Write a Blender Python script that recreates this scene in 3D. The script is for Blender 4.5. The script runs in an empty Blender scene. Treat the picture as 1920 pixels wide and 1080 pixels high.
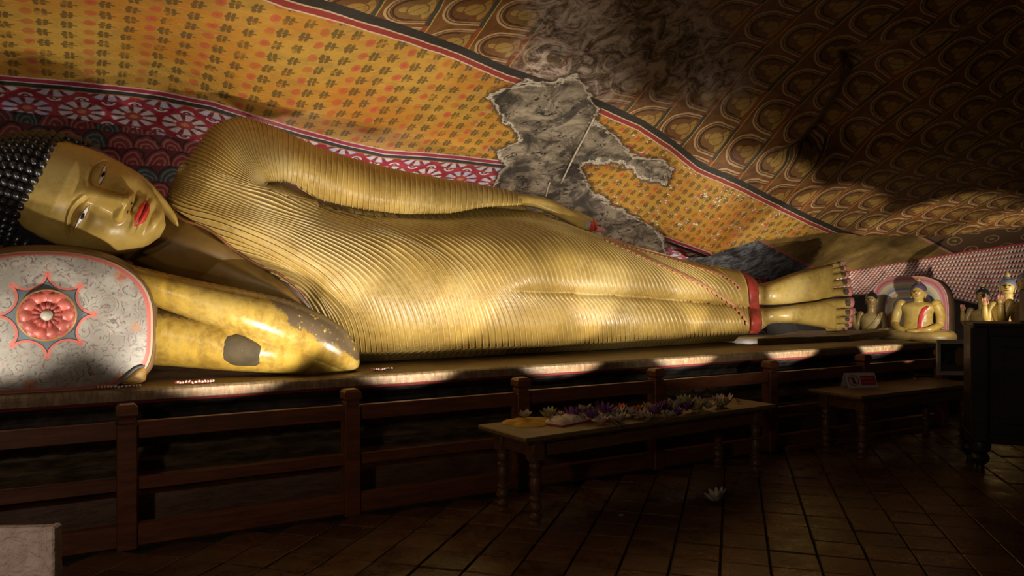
import bpy, bmesh, math, random
import numpy as np
from mathutils import Vector, Matrix, Euler

S = bpy.context.scene
C = S.collection
PI = math.pi
random.seed(7); RNG = np.random.default_rng(7)

# ---------------------------------------------------------------- camera
# world: x runs along the cave wall from head to feet, y points into the wall, z up, floor z = 0
F = 1420.0                       # focal length in pixels of the 1920 px wide frame
AZ = math.radians(60.4)          # azimuth of the view direction
CA, SA = math.cos(AZ), math.sin(AZ)
CH = 1.6                         # eye height
cam_d = bpy.data.cameras.new('camera'); cam = bpy.data.objects.new('camera', cam_d); C.objects.link(cam)
cam.location = (0, 0, CH); cam.rotation_euler = (PI/2, 0, AZ - PI/2)
cam_d.sensor_width = 36; cam_d.lens = F/1920*36; cam_d.clip_start = 0.05; cam_d.clip_end = 200
S.camera = cam

# ---------------------------------------------------------------- world, lamps, exposure
S.view_settings.view_transform = 'Standard'; S.view_settings.look = 'None'
S.view_settings.gamma = 1; S.view_settings.exposure = 0.35; S.view_settings.use_curve_mapping = False
wd = bpy.data.worlds.new('world'); S.world = wd; wd.use_nodes = True
bg = wd.node_tree.nodes['Background']; bg.inputs[0].default_value = (1.0, 0.74, 0.50, 1); bg.inputs[1].default_value = 0.015

def spot(name, loc, target, power, angle, blend=0.5, col=(1, .89, .72), radius=.03):
    l = bpy.data.lights.new(name, 'SPOT'); l.energy = power; l.spot_size = math.radians(angle); l.spot_blend = blend
    l.color = col; l.shadow_soft_size = radius
    o = bpy.data.objects.new(name, l); C.objects.link(o); o.location = loc
    o.rotation_euler = (Vector(target) - Vector(loc)).to_track_quat('-Z', 'Y').to_euler()
    return o
LY, LZ = 4.72, 0.82
LAMPS = [  # place, target, power, cone: low spotlights along the railing, last three added to brighten the far end
    ((-0.75, 4.95, .865), (-0.10, 6.3, 2.6), 42, 82),
    ((0.98, LY, LZ), (0.75, 6.4, 2.60), 96, 94),
    ((2.35, LY, LZ), (2.15, 6.4, 2.40), 96, 90),
    ((3.75, LY, LZ), (3.60, 6.4, 2.15), 90, 83),
    ((5.15, LY, LZ), (5.05, 6.5, 2.05), 92, 77),
    ((6.60, LY, LZ), (6.60, 6.5, 1.90), 90, 72),
    ((8.00, LY, LZ), (8.20, 6.6, 1.80), 84, 66),
    ((9.2, 5.0, 1.2), (10.7, 6.8, 2.05), 105, 74),
    ((11.3, 4.5, 1.05), (12.6, 6.8, 1.75), 140, 76),
    ((10.15, 7.35, .75), (11.2, 8.6, 2.0), 45, 120),
]
for i, (l, t, p, a) in enumerate(LAMPS):
    spot('low_spotlight', l, t, p, a, .5 if i == 0 or i > 6 else .28)
# added unseen frontal fill spots, evening the light on statue and low ceiling
FILLS = [((-1.3, 1.4, 1.4), (0.9, 6.4, 3.3), 45, 46), ((1.0, 1.0, 1.5), (2.6, 6.4, 3.0), 215, 46), ((4.6, .4, 1.45), (5.4, 6.3, 2.15), 220, 36)]
for (l, t, p, a) in FILLS:
    spot('front_fill', l, t, p, a, .6, radius=.05)
# small uplights tucked behind the statue, washing the wall and the low ceiling
for l, p in (((1.55, 7.15, 2.2), 13), ((2.7, 7.15, 2.15), 16), ((3.8, 7.1, 1.95), 9), ((5.3, 7.2, 1.75), 3), ((6.6, 7.2, 1.45), 9), ((7.7, 7.2, 1.35), 6)):
    u_ = bpy.data.lights.new('rear_uplight', 'POINT'); u_.energy = p; u_.color = (1, .90, .78); u_.shadow_soft_size = .05
    uo_ = bpy.data.objects.new('rear_uplight', u_); C.objects.link(uo_); uo_.location = l
# added unseen fill light behind the camera for board, floor and railing
pl_ = bpy.data.lights.new('rear_fill', 'POINT'); pl_.energy = 75; pl_.color = (1, .80, .60); pl_.shadow_soft_size = .12
po_l = bpy.data.objects.new('rear_fill', pl_); C.objects.link(po_l); po_l.location = (-1.6, .7, 2.0)

# ---------------------------------------------------------------- pixel rays to world points
def W(px, py, y):
    px = np.asarray(px, float); py = np.asarray(py, float); y = np.asarray(y, float)
    u = (px - 960)/F; v = (540 - py)/F; Z = y/(SA - u*CA)
    return np.stack(np.broadcast_arrays(Z*(CA + u*SA), y + 0*Z, CH + v*Z), -1)
def WD(px, py, Z):
    px = np.asarray(px, float); py = np.asarray(py, float); Z = np.asarray(Z, float)
    u = (px - 960)/F; v = (540 - py)/F
    return np.stack(np.broadcast_arrays(Z*(CA + u*SA), Z*(SA - u*CA), CH + v*Z), -1)
def WZ(px, py, z):
    return WD(px, py, (z - CH)/((540 - np.asarray(py, float))/F))

# ---------------------------------------------------------------- numeric helpers
def sstep(a, b, x):
    t = np.clip((np.asarray(x, float) - a)/(b - a), 0, 1); return t*t*(3 - 2*t)
def catmull(P, n):
    """smooth curve through the rows of P, resampled to n points of equal length"""
    P = np.asarray(P, float)
    if len(P) == 2:
        t = np.linspace(0, 1, n)[:, None]; return P[0]*(1 - t) + P[1]*t
    Q = np.vstack([2*P[0] - P[1], P, 2*P[-1] - P[-2]]); out = []
    for i in range(1, len(Q) - 2):
        t = np.linspace(0, 1, 24, endpoint=False)[:, None]
        a, b, c, d = Q[i-1], Q[i], Q[i+1], Q[i+2]
        out.append(.5*(2*b + (c - a)*t + (2*a - 5*b + 4*c - d)*t**2 + (3*b - a - 3*c + d)*t**3))
    out.append(P[-1:]); R = np.vstack(out)
    L = np.concatenate([[0], np.cumsum(np.linalg.norm(np.diff(R, axis=0), axis=1))])
    s = np.linspace(0, L[-1], n)
    return np.stack([np.interp(s, L, R[:, k]) for k in range(R.shape[1])], 1)
def across(G, k, p):
    """cubic blend of a list of equally sampled curves G at knots k, evaluated at p"""
    G = np.asarray(G); k = np.asarray(k, float)
    D = (G[1:] - G[:-1])/np.diff(k)[:, None, None]; T = np.empty_like(G); a_, b_ = D[:-1], D[1:]
    T[1:-1] = np.where(a_*b_ > 0, 2*a_*b_/(a_ + b_ + np.where(a_ + b_ == 0, 1e-9, 0)), 0)
    T[0] = (G[1] - G[0])/(k[1] - k[0]); T[-1] = (G[-1] - G[-2])/(k[-1] - k[-2])
    out = []
    for q in p:
        i = min(max(np.searchsorted(k, q, 'right') - 1, 0), len(k) - 2); h = k[i+1] - k[i]; t = (q - k[i])/h
        out.append((2*t**3 - 3*t**2 + 1)*G[i] + (t**3 - 2*t**2 + t)*h*T[i] + (-2*t**3 + 3*t**2)*G[i+1] + (t**3 - t**2)*h*T[i+1])
    return np.array(out)
def dist_poly(px, py, poly):
    poly = np.asarray(poly, float); d = np.full(np.shape(px), 1e9)
    for (x0, y0), (x1, y1) in zip(poly[:-1], poly[1:]):
        dx, dy = x1 - x0, y1 - y0; t = np.clip(((px - x0)*dx + (py - y0)*dy)/(dx*dx + dy*dy + 1e-9), 0, 1)
        d = np.minimum(d, np.hypot(px - x0 - t*dx, py - y0 - t*dy))
    return d
def inside(px, py, poly):
    poly = np.asarray(poly, float); c = np.zeros(np.shape(px), bool)
    n = len(poly)
    for i in range(n):
        x0, y0 = poly[i]; x1, y1 = poly[(i+1) % n]
        cond = ((y0 > py) != (y1 > py)) & (px < (x1 - x0)*(py - y0)/((y1 - y0) + 1e-12) + x0)
        c ^= cond
    return c
def sdf(px, py, poly):
    d = dist_poly(px, py, list(poly) + [poly[0]]); return np.where(inside(px, py, poly), -d, d)
class TPS:
    def __init__(s, pts, vals, sc=1000.):
        s.p = np.asarray(pts, float)/sc; s.sc = sc; n = len(s.p)
        K = s.k(np.linalg.norm(s.p[:, None] - s.p[None], axis=2)); P = np.hstack([np.ones((n, 1)), s.p])
        A = np.block([[K + 1e-5*np.eye(n), P], [P.T, np.zeros((3, 3))]])
        s.w = np.linalg.solve(A, np.concatenate([vals, [0, 0, 0]]))
    def k(s, r): return r*r*np.log(r + 1e-9)
    def __call__(s, px, py):
        x = np.asarray(px, float)/s.sc; y = np.asarray(py, float)/s.sc; n = len(s.p)
        o = s.w[n] + s.w[n+1]*x + s.w[n+2]*y
        for i in range(n): o = o + s.w[i]*s.k(np.hypot(x - s.p[i, 0], y - s.p[i, 1]))
        return o
def rnd_edge(e, w, R):
    t = 1 - np.clip(e/w, 0, 1); return R*(1 - np.sqrt(np.clip(1 - t*t, 0, 1)))
def bumps(x, y, z, seed=0):
    r = np.random.default_rng(seed); o = 0
    for k in range(10):
        f = r.normal(size=3)*(1.1 + .55*k); o = o + np.sin(x*f[0] + y*f[1] + z*f[2] + r.uniform(0, 6.28))/(1 + .8*k)
    return o/2.4

# ---------------------------------------------------------------- object helpers
ORG = {}
def tag(o, label=None, cat=None, group=None, kind=None):
    if label: o['label'] = label
    if cat: o['category'] = cat
    if group: o['group'] = group
    if kind: o['kind'] = kind
    return o
def thing(name, label, cat, loc=(0, 0, 0), rotz=0, group=None):
    o = bpy.data.objects.new(name, None); C.objects.link(o); o.location = loc; o.rotation_euler = (0, 0, rotz)
    o.empty_display_size = .05; ORG[o.name] = np.array(loc, float)
    return tag(o, label, cat, group)
def mk(name, V, Fc, m, parent=None, world=True, smooth=True, attrs=None, label=None, mats=None, fmat=None, fix=False):
    V = np.asarray(V, float).reshape(-1, 3)
    if parent is not None and world: V = V - ORG[parent.name]
    me = bpy.data.meshes.new(name)
    if isinstance(Fc, np.ndarray):
        n = len(Fc); k = Fc.shape[1]
        me.vertices.add(len(V)); me.vertices.foreach_set('co', V.ravel().astype(np.float32))
        me.loops.add(n*k); me.loops.foreach_set('vertex_index', Fc.ravel().astype(np.int32))
        me.polygons.add(n); me.polygons.foreach_set('loop_start', np.arange(0, n*k, k, dtype=np.int32))
        me.update(calc_edges=True)
    else:
        me.from_pydata([tuple(v) for v in V], [], Fc); me.update()
    if attrs:
        for a, vals in attrs.items():
            at = me.attributes.new(a, 'FLOAT', 'POINT'); at.data.foreach_set('value', np.asarray(vals, np.float32).ravel())
    for mm in (mats or [m]): me.materials.append(mm)
    if fmat is not None: me.polygons.foreach_set('material_index', np.asarray(fmat, np.int32))
    if fix:
        b = bmesh.new(); b.from_mesh(me); bmesh.ops.recalc_face_normals(b, faces=b.faces); b.to_mesh(me); b.free()
    me.polygons.foreach_set('use_smooth', np.full(len(me.polygons), smooth)); me.update()
    o = bpy.data.objects.new(name, me); C.objects.link(o)
    if parent is not None:
        o.parent = parent; ORG[o.name] = ORG[parent.name] if world else np.zeros(3)
    else: ORG[o.name] = np.zeros(3)
    if label: o['label'] = label
    return o
def gridf(nu, nv, cu=False, cv=False):
    i, j = np.meshgrid(np.arange(nu if cu else nu - 1), np.arange(nv if cv else nv - 1), indexing='ij')
    i = i.ravel(); j = j.ravel(); a = i*nv + j; b = ((i+1) % nu)*nv + j; c = ((i+1) % nu)*nv + (j+1) % nv; d = i*nv + (j+1) % nv
    return np.stack([a, b, c, d], 1)
def grid(name, P, m, parent=None, cu=False, cv=False, **k):
    P = np.asarray(P, float); nu, nv = P.shape[:2]
    return mk(name, P.reshape(-1, 3), gridf(nu, nv, cu, cv), m, parent, **k)
class B:
    """collects boxes, lathes and tubes into one mesh"""
    def __init__(s): s.v = []; s.f = []; s.fm = []
    def add(s, V, Fc, mi=0):
        o = len(s.v); s.v += [tuple(map(float, v)) for v in V]; s.f += [tuple(int(i) + o for i in f) for f in Fc]; s.fm += [mi]*len(Fc); return s
    def box(s, c, d, rot=None, bev=0.0, mi=0):
        b = bmesh.new(); bmesh.ops.create_cube(b, size=1); bmesh.ops.scale(b, vec=Vector(d), verts=b.verts)
        if bev: bmesh.ops.bevel(b, geom=b.edges[:], offset=bev, segments=1, affect='EDGES', profile=.5)
        M = Matrix.Translation(c) @ (rot.to_matrix().to_4x4() if rot is not None else Matrix())
        b.transform(M); b.verts.index_update()
        s.add([v.co for v in b.verts], [[v.index for v in f.verts] for f in b.faces], mi); b.free(); return s
    def lathe(s, prof, c=(0, 0, 0), n=16, mi=0, sx=1, sy=1):
        prof = list(prof); V = []; Fc = []
        for r, z in prof:
            for k in range(n): a = 2*PI*k/n; V.append((c[0] + r*math.cos(a)*sx, c[1] + r*math.sin(a)*sy, c[2] + z))
        for i in range(len(prof) - 1):
            for k in range(n): Fc.append((i*n + k, i*n + (k+1) % n, (i+1)*n + (k+1) % n, (i+1)*n + k))
        Fc.append(tuple(range(n))[::-1]); Fc.append(tuple((len(prof)-1)*n + k for k in range(n)))
        return s.add(V, Fc, mi)
    def tube(s, pts, rad, n=10, mi=0, flat=1.0, up=(0, 0, 1), cap=True):
        """round tube through pts; rad a number or one per point; flat squeezes along the binormal"""
        pts = np.asarray(pts, float); m = len(pts); rad = np.broadcast_to(np.asarray(rad, float), (m,))
        T = np.gradient(pts, axis=0); T /= np.linalg.norm(T, axis=1)[:, None] + 1e-12
        V = []; Fc = []; u0 = np.array(up, float)
        for i in range(m):
            b_ = np.cross(T[i], u0)
            if np.linalg.norm(b_) < 1e-3: b_ = np.cross(T[i], (1, 0.2, 0))
            b_ /= np.linalg.norm(b_); n_ = np.cross(b_, T[i])
            for k in range(n):
                a = 2*PI*k/n; V.append(pts[i] + rad[i]*(math.cos(a)*n_ + math.sin(a)*flat*b_))
        for i in range(m - 1):
            for k in range(n): Fc.append((i*n + k, i*n + (k+1) % n, (i+1)*n + (k+1) % n, (i+1)*n + k))
        if cap: Fc.append(tuple(range(n))[::-1]); Fc.append(tuple((m-1)*n + k for k in range(n)))
        return s.add(V, Fc, mi)
    def ell(s, c, r, rot=None, nu=14, nv=10, mi=0):
        V = []; Fc = []; M = rot.to_matrix() if rot is not None else Matrix.Identity(3)
        for i in range(nv + 1):
            t = PI*i/nv
            for k in range(nu):
                a = 2*PI*k/nu; p = M @ Vector((r[0]*math.sin(t)*math.cos(a), r[1]*math.sin(t)*math.sin(a), r[2]*math.cos(t)))
                V.append((c[0] + p.x, c[1] + p.y, c[2] + p.z))
        for i in range(nv):
            for k in range(nu): Fc.append((i*nu + k, (i+1)*nu + k, (i+1)*nu + (k+1) % nu, i*nu + (k+1) % nu))
        return s.add(V, Fc, mi)
    def build(s, name, m, parent=None, world=False, smooth=False, mats=None, label=None, fix=True):
        o = mk(name, s.v, s.f, m, parent, world=world, smooth=smooth, mats=mats, fmat=s.fm if mats else None, fix=fix, label=label)
        return o
def auto_smooth(o, ang=35):
    me = o.data; b = bmesh.new(); b.from_mesh(me)
    for f in b.faces: f.smooth = True
    for e in b.edges:
        e.smooth = not (len(e.link_faces) == 2 and e.calc_face_angle(0) > math.radians(ang))
    b.to_mesh(me); b.free(); return o
def copy_tree(o, parent=None):
    c = o.copy(); C.objects.link(c); c.parent = parent
    ORG[c.name] = ORG.get(o.name, np.zeros(3))
    for ch in list(o.children): copy_tree(ch, c)
    return c

# ---------------------------------------------------------------- material helper: expressions that build nodes
class E:
    def __init__(s, nt, k): s.nt = nt; s.k = k
    def _m(s, op, *a, clamp=False):
        n = s.nt.nodes.new('ShaderNodeMath'); n.operation = op; n.use_clamp = clamp
        for i, x in enumerate(a):
            if isinstance(x, E): s.nt.links.new(x.k, n.inputs[i])
            else: n.inputs[i].default_value = float(x)
        return E(s.nt, n.outputs[0])
    def __add__(s, o): return s._m('ADD', s, o)
    __radd__ = __add__
    def __sub__(s, o): return s._m('SUBTRACT', s, o)
    def __rsub__(s, o): return s._m('SUBTRACT', o, s)
    def __mul__(s, o): return s._m('MULTIPLY', s, o)
    __rmul__ = __mul__
    def __truediv__(s, o): return s._m('DIVIDE', s, o)
    def __rtruediv__(s, o): return s._m('DIVIDE', o, s)
    def __neg__(s): return s*-1.0
    def sin(s): return s._m('SINE', s)
    def cos(s): return s._m('COSINE', s)
    def floor(s): return s._m('FLOOR', s)
    def fract(s): return s._m('FRACT', s)
    def abs(s): return s._m('ABSOLUTE', s)
    def sqrt(s): return s._m('SQRT', s)
    def pow(s, p): return s._m('POWER', s, p)
    def min(s, o): return s._m('MINIMUM', s, o)
    def max(s, o): return s._m('MAXIMUM', s, o)
    def atan2(s, o): return s._m('ARCTAN2', s, o)
    def mod(s, o): return s._m('FLOORED_MODULO', s, o)
    def clamp(s): return s._m('ADD', s, 0.0, clamp=True)
    def ss(s, a, b):
        n = s.nt.nodes.new('ShaderNodeMapRange'); n.interpolation_type = 'SMOOTHSTEP'
        s.nt.links.new(s.k, n.inputs[0]); n.inputs[1].default_value = min(a, b); n.inputs[2].default_value = max(a, b)
        n.inputs[3].default_value = 0.0 if a < b else 1.0; n.inputs[4].default_value = 1.0 if a < b else 0.0
        return E(s.nt, n.outputs[0])
    def band(s, c, w, f=.3):          # 1 where |s-c| < w
        return (s - c).abs().ss(w*(1 + f), w*(1 - f))
class M:
    def __init__(s, name, rough=.6, metal=0., spec=.5):
        s.m = bpy.data.materials.new(name); s.m.use_nodes = True; s.nt = s.m.node_tree
        s.b = s.nt.nodes['Principled BSDF']; s.set('Roughness', rough); s.set('Metallic', metal); s.set('Specular IOR Level', spec)
    def set(s, k, v):
        if isinstance(v, E): s.nt.links.new(v.k, s.b.inputs[k])
        elif k == 'Base Color' and not isinstance(v, E): s.b.inputs[k].default_value = (*v, 1)
        else: s.b.inputs[k].default_value = v
        return s
    def col(s, c): return s.set('Base Color', c)
    def attr(s, n):
        a = s.nt.nodes.new('ShaderNodeAttribute'); a.attribute_name = n; return E(s.nt, a.outputs['Fac'])
    def coord(s, which='Object'):
        t = s.nt.nodes.new('ShaderNodeTexCoord'); return E(s.nt, t.outputs[which])
    def geo(s):
        t = s.nt.nodes.new('ShaderNodeNewGeometry'); return E(s.nt, t.outputs['Position'])
    def objrand(s):
        t = s.nt.nodes.new('ShaderNodeObjectInfo'); return E(s.nt, t.outputs['Random'])
    def sep(s, v):
        n = s.nt.nodes.new('ShaderNodeSeparateXYZ'); s.nt.links.new(v.k, n.inputs[0]); return [E(s.nt, o) for o in n.outputs]
    def comb(s, x, y, z=0.0):
        n = s.nt.nodes.new('ShaderNodeCombineXYZ')
        for i, a in enumerate((x, y, z)):
            if isinstance(a, E): s.nt.links.new(a.k, n.inputs[i])
            else: n.inputs[i].default_value = a
        return E(s.nt, n.outputs[0])
    def noise(s, v, scale=5, det=4, rough=.55, dist=0., color=False):
        n = s.nt.nodes.new('ShaderNodeTexNoise'); s.nt.links.new(v.k, n.inputs['Vector'])
        n.inputs['Scale'].default_value = scale; n.inputs['Detail'].default_value = det; n.inputs['Roughness'].default_value = rough; n.inputs['Distortion'].default_value = dist
        return E(s.nt, n.outputs['Color' if color else 'Fac'])
    def voro(s, v, scale=5, feature='F1', out='Distance', rand=1.):
        n = s.nt.nodes.new('ShaderNodeTexVoronoi'); n.feature = feature; s.nt.links.new(v.k, n.inputs['Vector']); n.inputs['Scale'].default_value = scale; n.inputs['Randomness'].default_value = rand
        return E(s.nt, n.outputs[out])
    def wnoise(s, v):
        n = s.nt.nodes.new('ShaderNodeTexWhiteNoise'); s.nt.links.new(v.k, n.inputs['Vector']); return E(s.nt, n.outputs['Value'])
    def mix(s, f, a, b):
        n = s.nt.nodes.new('ShaderNodeMix'); n.data_type = 'RGBA'; n.clamp_factor = True
        if isinstance(f, E): s.nt.links.new(f.k, n.inputs[0])
        else: n.inputs[0].default_value = f
        for i, c in ((6, a), (7, b)):
            if isinstance(c, E): s.nt.links.new(c.k, n.inputs[i])
            else: n.inputs[i].default_value = (*c, 1)
        return E(s.nt, n.outputs[2])
    def bump(s, h, strength=.4, dist=.01):
        n = s.nt.nodes.new('ShaderNodeBump'); n.inputs['Strength'].default_value = strength; n.inputs['Distance'].default_value = dist
        s.nt.links.new(h.k, n.inputs['Height']); s.nt.links.new(n.outputs[0], s.b.inputs['Normal']); return s
    def scaled(s, v, x, y, z):
        n = s.nt.nodes.new('ShaderNodeVectorMath'); n.operation = 'MULTIPLY'; s.nt.links.new(v.k, n.inputs[0]); n.inputs[1].default_value = (x, y, z); return E(s.nt, n.outputs[0])
def plain(name, c, rough=.6, metal=0., var=.25, scale=6, spec=.5, bump=0.):
    m = M(name, rough, metal, spec); p = m.coord('Object'); n = m.noise(p, scale, 5)
    d = tuple(x*(1 - var) for x in c); l = tuple(min(1, x*(1 + var)) for x in c)
    m.col(m.mix(n.ss(.3, .7), d, l))
    if bump: m.bump(m.noise(p, scale*6, 4), bump, .01)
    return m.m

# ================================================================ the cave: ceiling, back wall, far wall, floor
def paint_ceiling():
    m = M('painted_ceiling', .62, 0, .35); p = m.geo(); x, y, z = m.sep(p)
    d1 = m.attr('d1'); d2 = m.attr('d2'); dm = m.attr('dm'); dg = m.attr('dg')
    n1 = m.noise(p, 1.3, 5); n2 = m.noise(p, 7, 5, .6); n3 = m.noise(p, 30, 4, .6); streak = m.noise(m.scaled(p, 3, 14, 14), 2.2, 5, .65)
    wob = (m.noise(p, 4.5, 3) - .5)
    # yellow cloth with rosettes and sprigs
    xr = (x - 2.3).max(0.0).min(4.5); X = (x + xr*xr*.10)/.37 + wob*.16; Y = (y - 6.2)*(xr*.15 + 1.0)/.175 + 40.0 + wob*.2
    ci = X.floor(); fx = X.fract() - .5; fy = (Y + ci.mod(2.0)*.5).fract() - .5
    cell = m.wnoise(m.comb(ci, (Y + ci.mod(2.0)*.5).floor(), 3.0))
    def el(cx, cy, rx, ry, ax=fx, ay=fy): return (((ax - cx)/rx).pow(2.0) + ((ay - cy)/ry).pow(2.0))
    ros = el(-.37, 0, .105, .29).ss(1.15, .8); ros_in = el(-.37, 0, .045, .12).ss(1.3, .6)
    ay = fy.abs()
    fx2 = (fx - .10).abs()*-1.0 + .20 + ((fx - .10).ss(-.001, .001))*((fx - .10)*2.0 - .40)
    leaf = el(-.075, .20, .042, .16, fx2, ay).min(el(.02, .17, .042, .16, fx2, ay)).min(el(-.11, .0, .035, .11, fx2)).ss(1.25, .75)
    stem = (ay.ss(.07, .035)*fx2.abs().ss(.14, .12))
    yc = m.mix(n1.ss(.32, .68), (.42, .17, .020), (.47, .27, .045))
    yc = m.mix(n2.ss(.42, .75)*.55, yc, (.24, .145, .03))
    yc = m.mix(streak.ss(.52, .8)*.4, yc, (.66, .42, .14))
    rc = m.mix(cell, (.36, .022, .022), (.46, .075, .045)); rc = m.mix(ros_in*.5, rc, (.26, .02, .02))
    fade = n2.ss(.25, .5)
    yc = m.mix(ros*(.42 + cell*.40)*n2.ss(.2, .45), yc, rc)
    yc = m.mix(leaf.max(stem)*.82*fade, yc, (.085, .055, .018))
    flake = (n3 + n2*.55).ss(.90, .97)*m.attr('flake')
    yc = m.mix(flake, yc, (.72, .62, .50))
    # red band with flower roundels
    V = d1*-1.75 + .0; q = x/.40; w_ = V/.36 + .25
    ri = w_.floor(); q2 = q + ri.mod(2.0)*.5
    fa = (q2.fract() - .5); fb = (w_.fract() - .5); r = (fa*fa + fb*fb).sqrt(); th = fb.atan2(fa)
    k = m.wnoise(m.comb(q2.floor(), ri, 1.0))
    pet = ((th*9.0).cos()*.5 + .5); rad = pet.pow(.6)*.09 + .36
    fl = (r - rad).ss(.012, -.012); petal = r.band(.34, .10)*pet.ss(.15, .5); ring = r.band(.22, .035); core = r.ss(.1, .07)
    bc = m.mix(n2.ss(.3, .7), (.26, .02, .035), (.36, .05, .06))
    white = m.mix(k, (.60, .54, .55), (.42, .40, .60))
    bc = m.mix(fl, bc, (.13, .03, .04)); bc = m.mix(petal, bc, white)
    bc = m.mix(r.ss(.27, .25), bc, (.33, .06, .07)); bc = m.mix(ring*(pet.ss(.2, .6)), bc, m.mix(k, (.62, .5, .42), (.55, .5, .6))); bc = m.mix(core, bc, (.55, .22, .09))
    ga = (q2 + .5).fract() - .5; gb = (w_ + .5).fract() - .5; gr = (ga*ga + gb*gb).sqrt()
    bc = m.mix(gr.ss(.145, .13), bc, (.60, .53, .52)); bc = m.mix(gr.ss(.09, .075), bc, (.10, .03, .06)); bc = m.mix(gr.ss(.045, .03), bc, (.6, .5, .4))
    # stripes along the lower edge of the cloth
    def st(c, base, d, lo, hi, colr): return m.mix((d - (lo + hi)/2).abs().ss((hi - lo)/2 + .003, (hi - lo)/2 - .003), base, colr)
    dd = d1 + wob*.012
    low = m.mix(dd.ss(-.090, -.086), bc, (.40, .20, .04))
    low = st(0, low, dd, -.080, -.048, (.035, .035, .04)); low = st(0, low, dd, -.048, -.040, (.62, .55, .52))
    low = st(0, low, dd, -.040, -.010, (.30, .03, .06)); low = st(0, low, dd, -.010, .0, (.64, .45, .42))
    colr = m.mix(dd.ss(-.002, .002), low, yc)
    # brown field of arched niches
    u = y/.375 + wob*.08; v = x/.455 + wob*.08
    a = u.fract() - .5; b = v.fract(); nk = m.wnoise(m.comb(u.floor(), v.floor(), 5.0))
    up = ((b - .52)*-1.0).max(0.0); ar = (a*a + up*up*.95).sqrt(); inn = (b - .88).ss(.01, -.01)
    br = m.mix(n2.ss(.3, .7), (.12, .045, .012), (.22, .095, .025))
    br = m.mix(ar.ss(.44, .42)*inn, br, (.10, .04, .012))
    br = m.mix(ar.band(.425, .022)*inn, br, (.46, .30, .15)); br = m.mix(ar.band(.365, .014)*inn, br, (.36, .20, .08))
    br = m.mix(ar.ss(.33, .31)*inn, br, m.mix(nk, (.14, .05, .015), (.20, .10, .03)))
    br = m.mix(ar.band(.30, .016)*inn*((b - .6).ss(.05, 0)), br, (.04, .02, .01))
    fig = (el(0, .38, .075, .085, a, b).min(el(0, .62, .17, .19, a, b)).min(el(0, .80, .29, .085, a, b))).ss(1.15, .85)
    br = m.mix(fig, br, m.mix(nk, (.30, .165, .035), (.38, .235, .06)))
    br = m.mix((((a*1.2 + b*.9) - .54).band(0.0, .012) + (el(0, .62, .17, .19, a, b)).band(1.0, .14))*fig*.7, br, (.08, .03, .01))
    br = m.mix((b - .94).abs().ss(.05, .035), br, m.mix(((u*1.0).floor().mod(2.0)), (.26, .06, .02), (.05, .045, .035)))
    br = m.mix((b - .985).abs().ss(.014, .008), br, (.45, .30, .06))
    br = m.mix((m.noise(p, 12, 4).ss(.55, .75))*.4, br, (.08, .04, .02))
    br = m.mix(dg*(.55 + n2*.5), br, m.mix((m.noise(p, 5, 8, .75, 1.2)).ss(.40, .62), (.04, .026, .020), (.56, .44, .37)))
    e2 = d2 + wob*.02
    edge = m.mix(e2.ss(.062, .066), (.028, .024, .02), br)
    edge = m.mix(e2.ss(.004, .0), edge, (.55, .38, .25)); edge = m.mix(e2.ss(-.006, -.010), edge, (.26, .035, .028))
    edge = m.mix(e2.ss(-.046, -.050), edge, (.58, .42, .30))
    colr = m.mix(e2.ss(-.060, -.056), colr, edge)
    # bare rock where the plaster fell
    dp = dm + (m.noise(p, 5.5, 6, .7) - .5)*.26
    rock = m.mix(m.noise(p, 3.2, 9, .72, .8).ss(.36, .66), (.055, .043, .032), (.35, .285, .205))
    rock = m.mix(m.noise(m.scaled(p, 2.2, 1, 4), 4, 7, .7, 1.5).ss(.56, .62), rock, (.018, .016, .016))
    rock = m.mix(m.noise(m.scaled(p, 1.5, .8, 1), 1.9, 4, .6, .6).ss(.50, .60)*.82, rock, (.030, .025, .022))
    rock = m.mix(m.noise(p, 14, 6, .7).ss(.60, .72)*.7, rock, (.50, .45, .38))
    colr = m.mix(dp.ss(.055, .012)*.8, colr, (.05, .03, .02))
    colr = m.mix(dp.ss(.006, -.004), colr, (.58, .50, .40)); colr = m.mix(dp.ss(-.018, -.03), colr, rock)
    m.col(colr); m.set('Roughness', n2.ss(.2, .9)*.3 + .42)
    m.bump(n3*.5 + m.noise(p, 3, 7, .65) + dp.ss(.012, -.02)*-.8, .55, .03)
    return m.m

BX = [(-700, 185), (-300, 196), (0, 205), (150, 225), (250, 241), (350, 262), (600, 300), (940, 374), (1150, 462), (1240, 490), (1320, 481), (1380, 463), (1430, 451), (1500, 442), (1560, 437), (1700, 445), (1800, 441), (1920, 425), (2600, 330)]
L1 = [(-700, 100), (-300, 125), (0, 140), (100, 148), (220, 160), (300, 170), (400, 190), (500, 222), (560, 240), (640, 262), (720, 280), (850, 290), (950, 302), (1050, 352), (1200, 425), (1260, 447), (1330, 472), (1360, 500), (1500, 560), (2600, 700)]
L2 = [(-700, -460), (300, -90), (540, 0), (640, 28), (760, 65), (860, 100), (950, 140), (1040, 168), (1120, 200), (1200, 235), (1260, 275), (1310, 315), (1380, 345), (1450, 380), (1520, 415), (1580, 441), (1700, 470), (2600, 640)]
ROCK = [(918, 185), (950, 165), (990, 150), (1040, 158), (1080, 140), (1110, 175), (1122, 205), (1118, 222), (1150, 250), (1180, 285), (1215, 298), (1245, 298), (1262, 318), (1248, 343), (1205, 338), (1185, 318), (1160, 308), (1088, 304), (1100, 335), (1112, 362), (1150, 385), (1200, 410), (1245, 445), (1255, 500), (900, 500), (925, 345), (945, 312), (932, 285), (975, 262), (955, 240), (940, 215)]
GREY = [(985, -60), (1290, -60), (1330, 40), (1400, 150), (1330, 185), (1200, 165), (1110, 190), (1000, 150), (960, 130), (1005, 60)]
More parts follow.
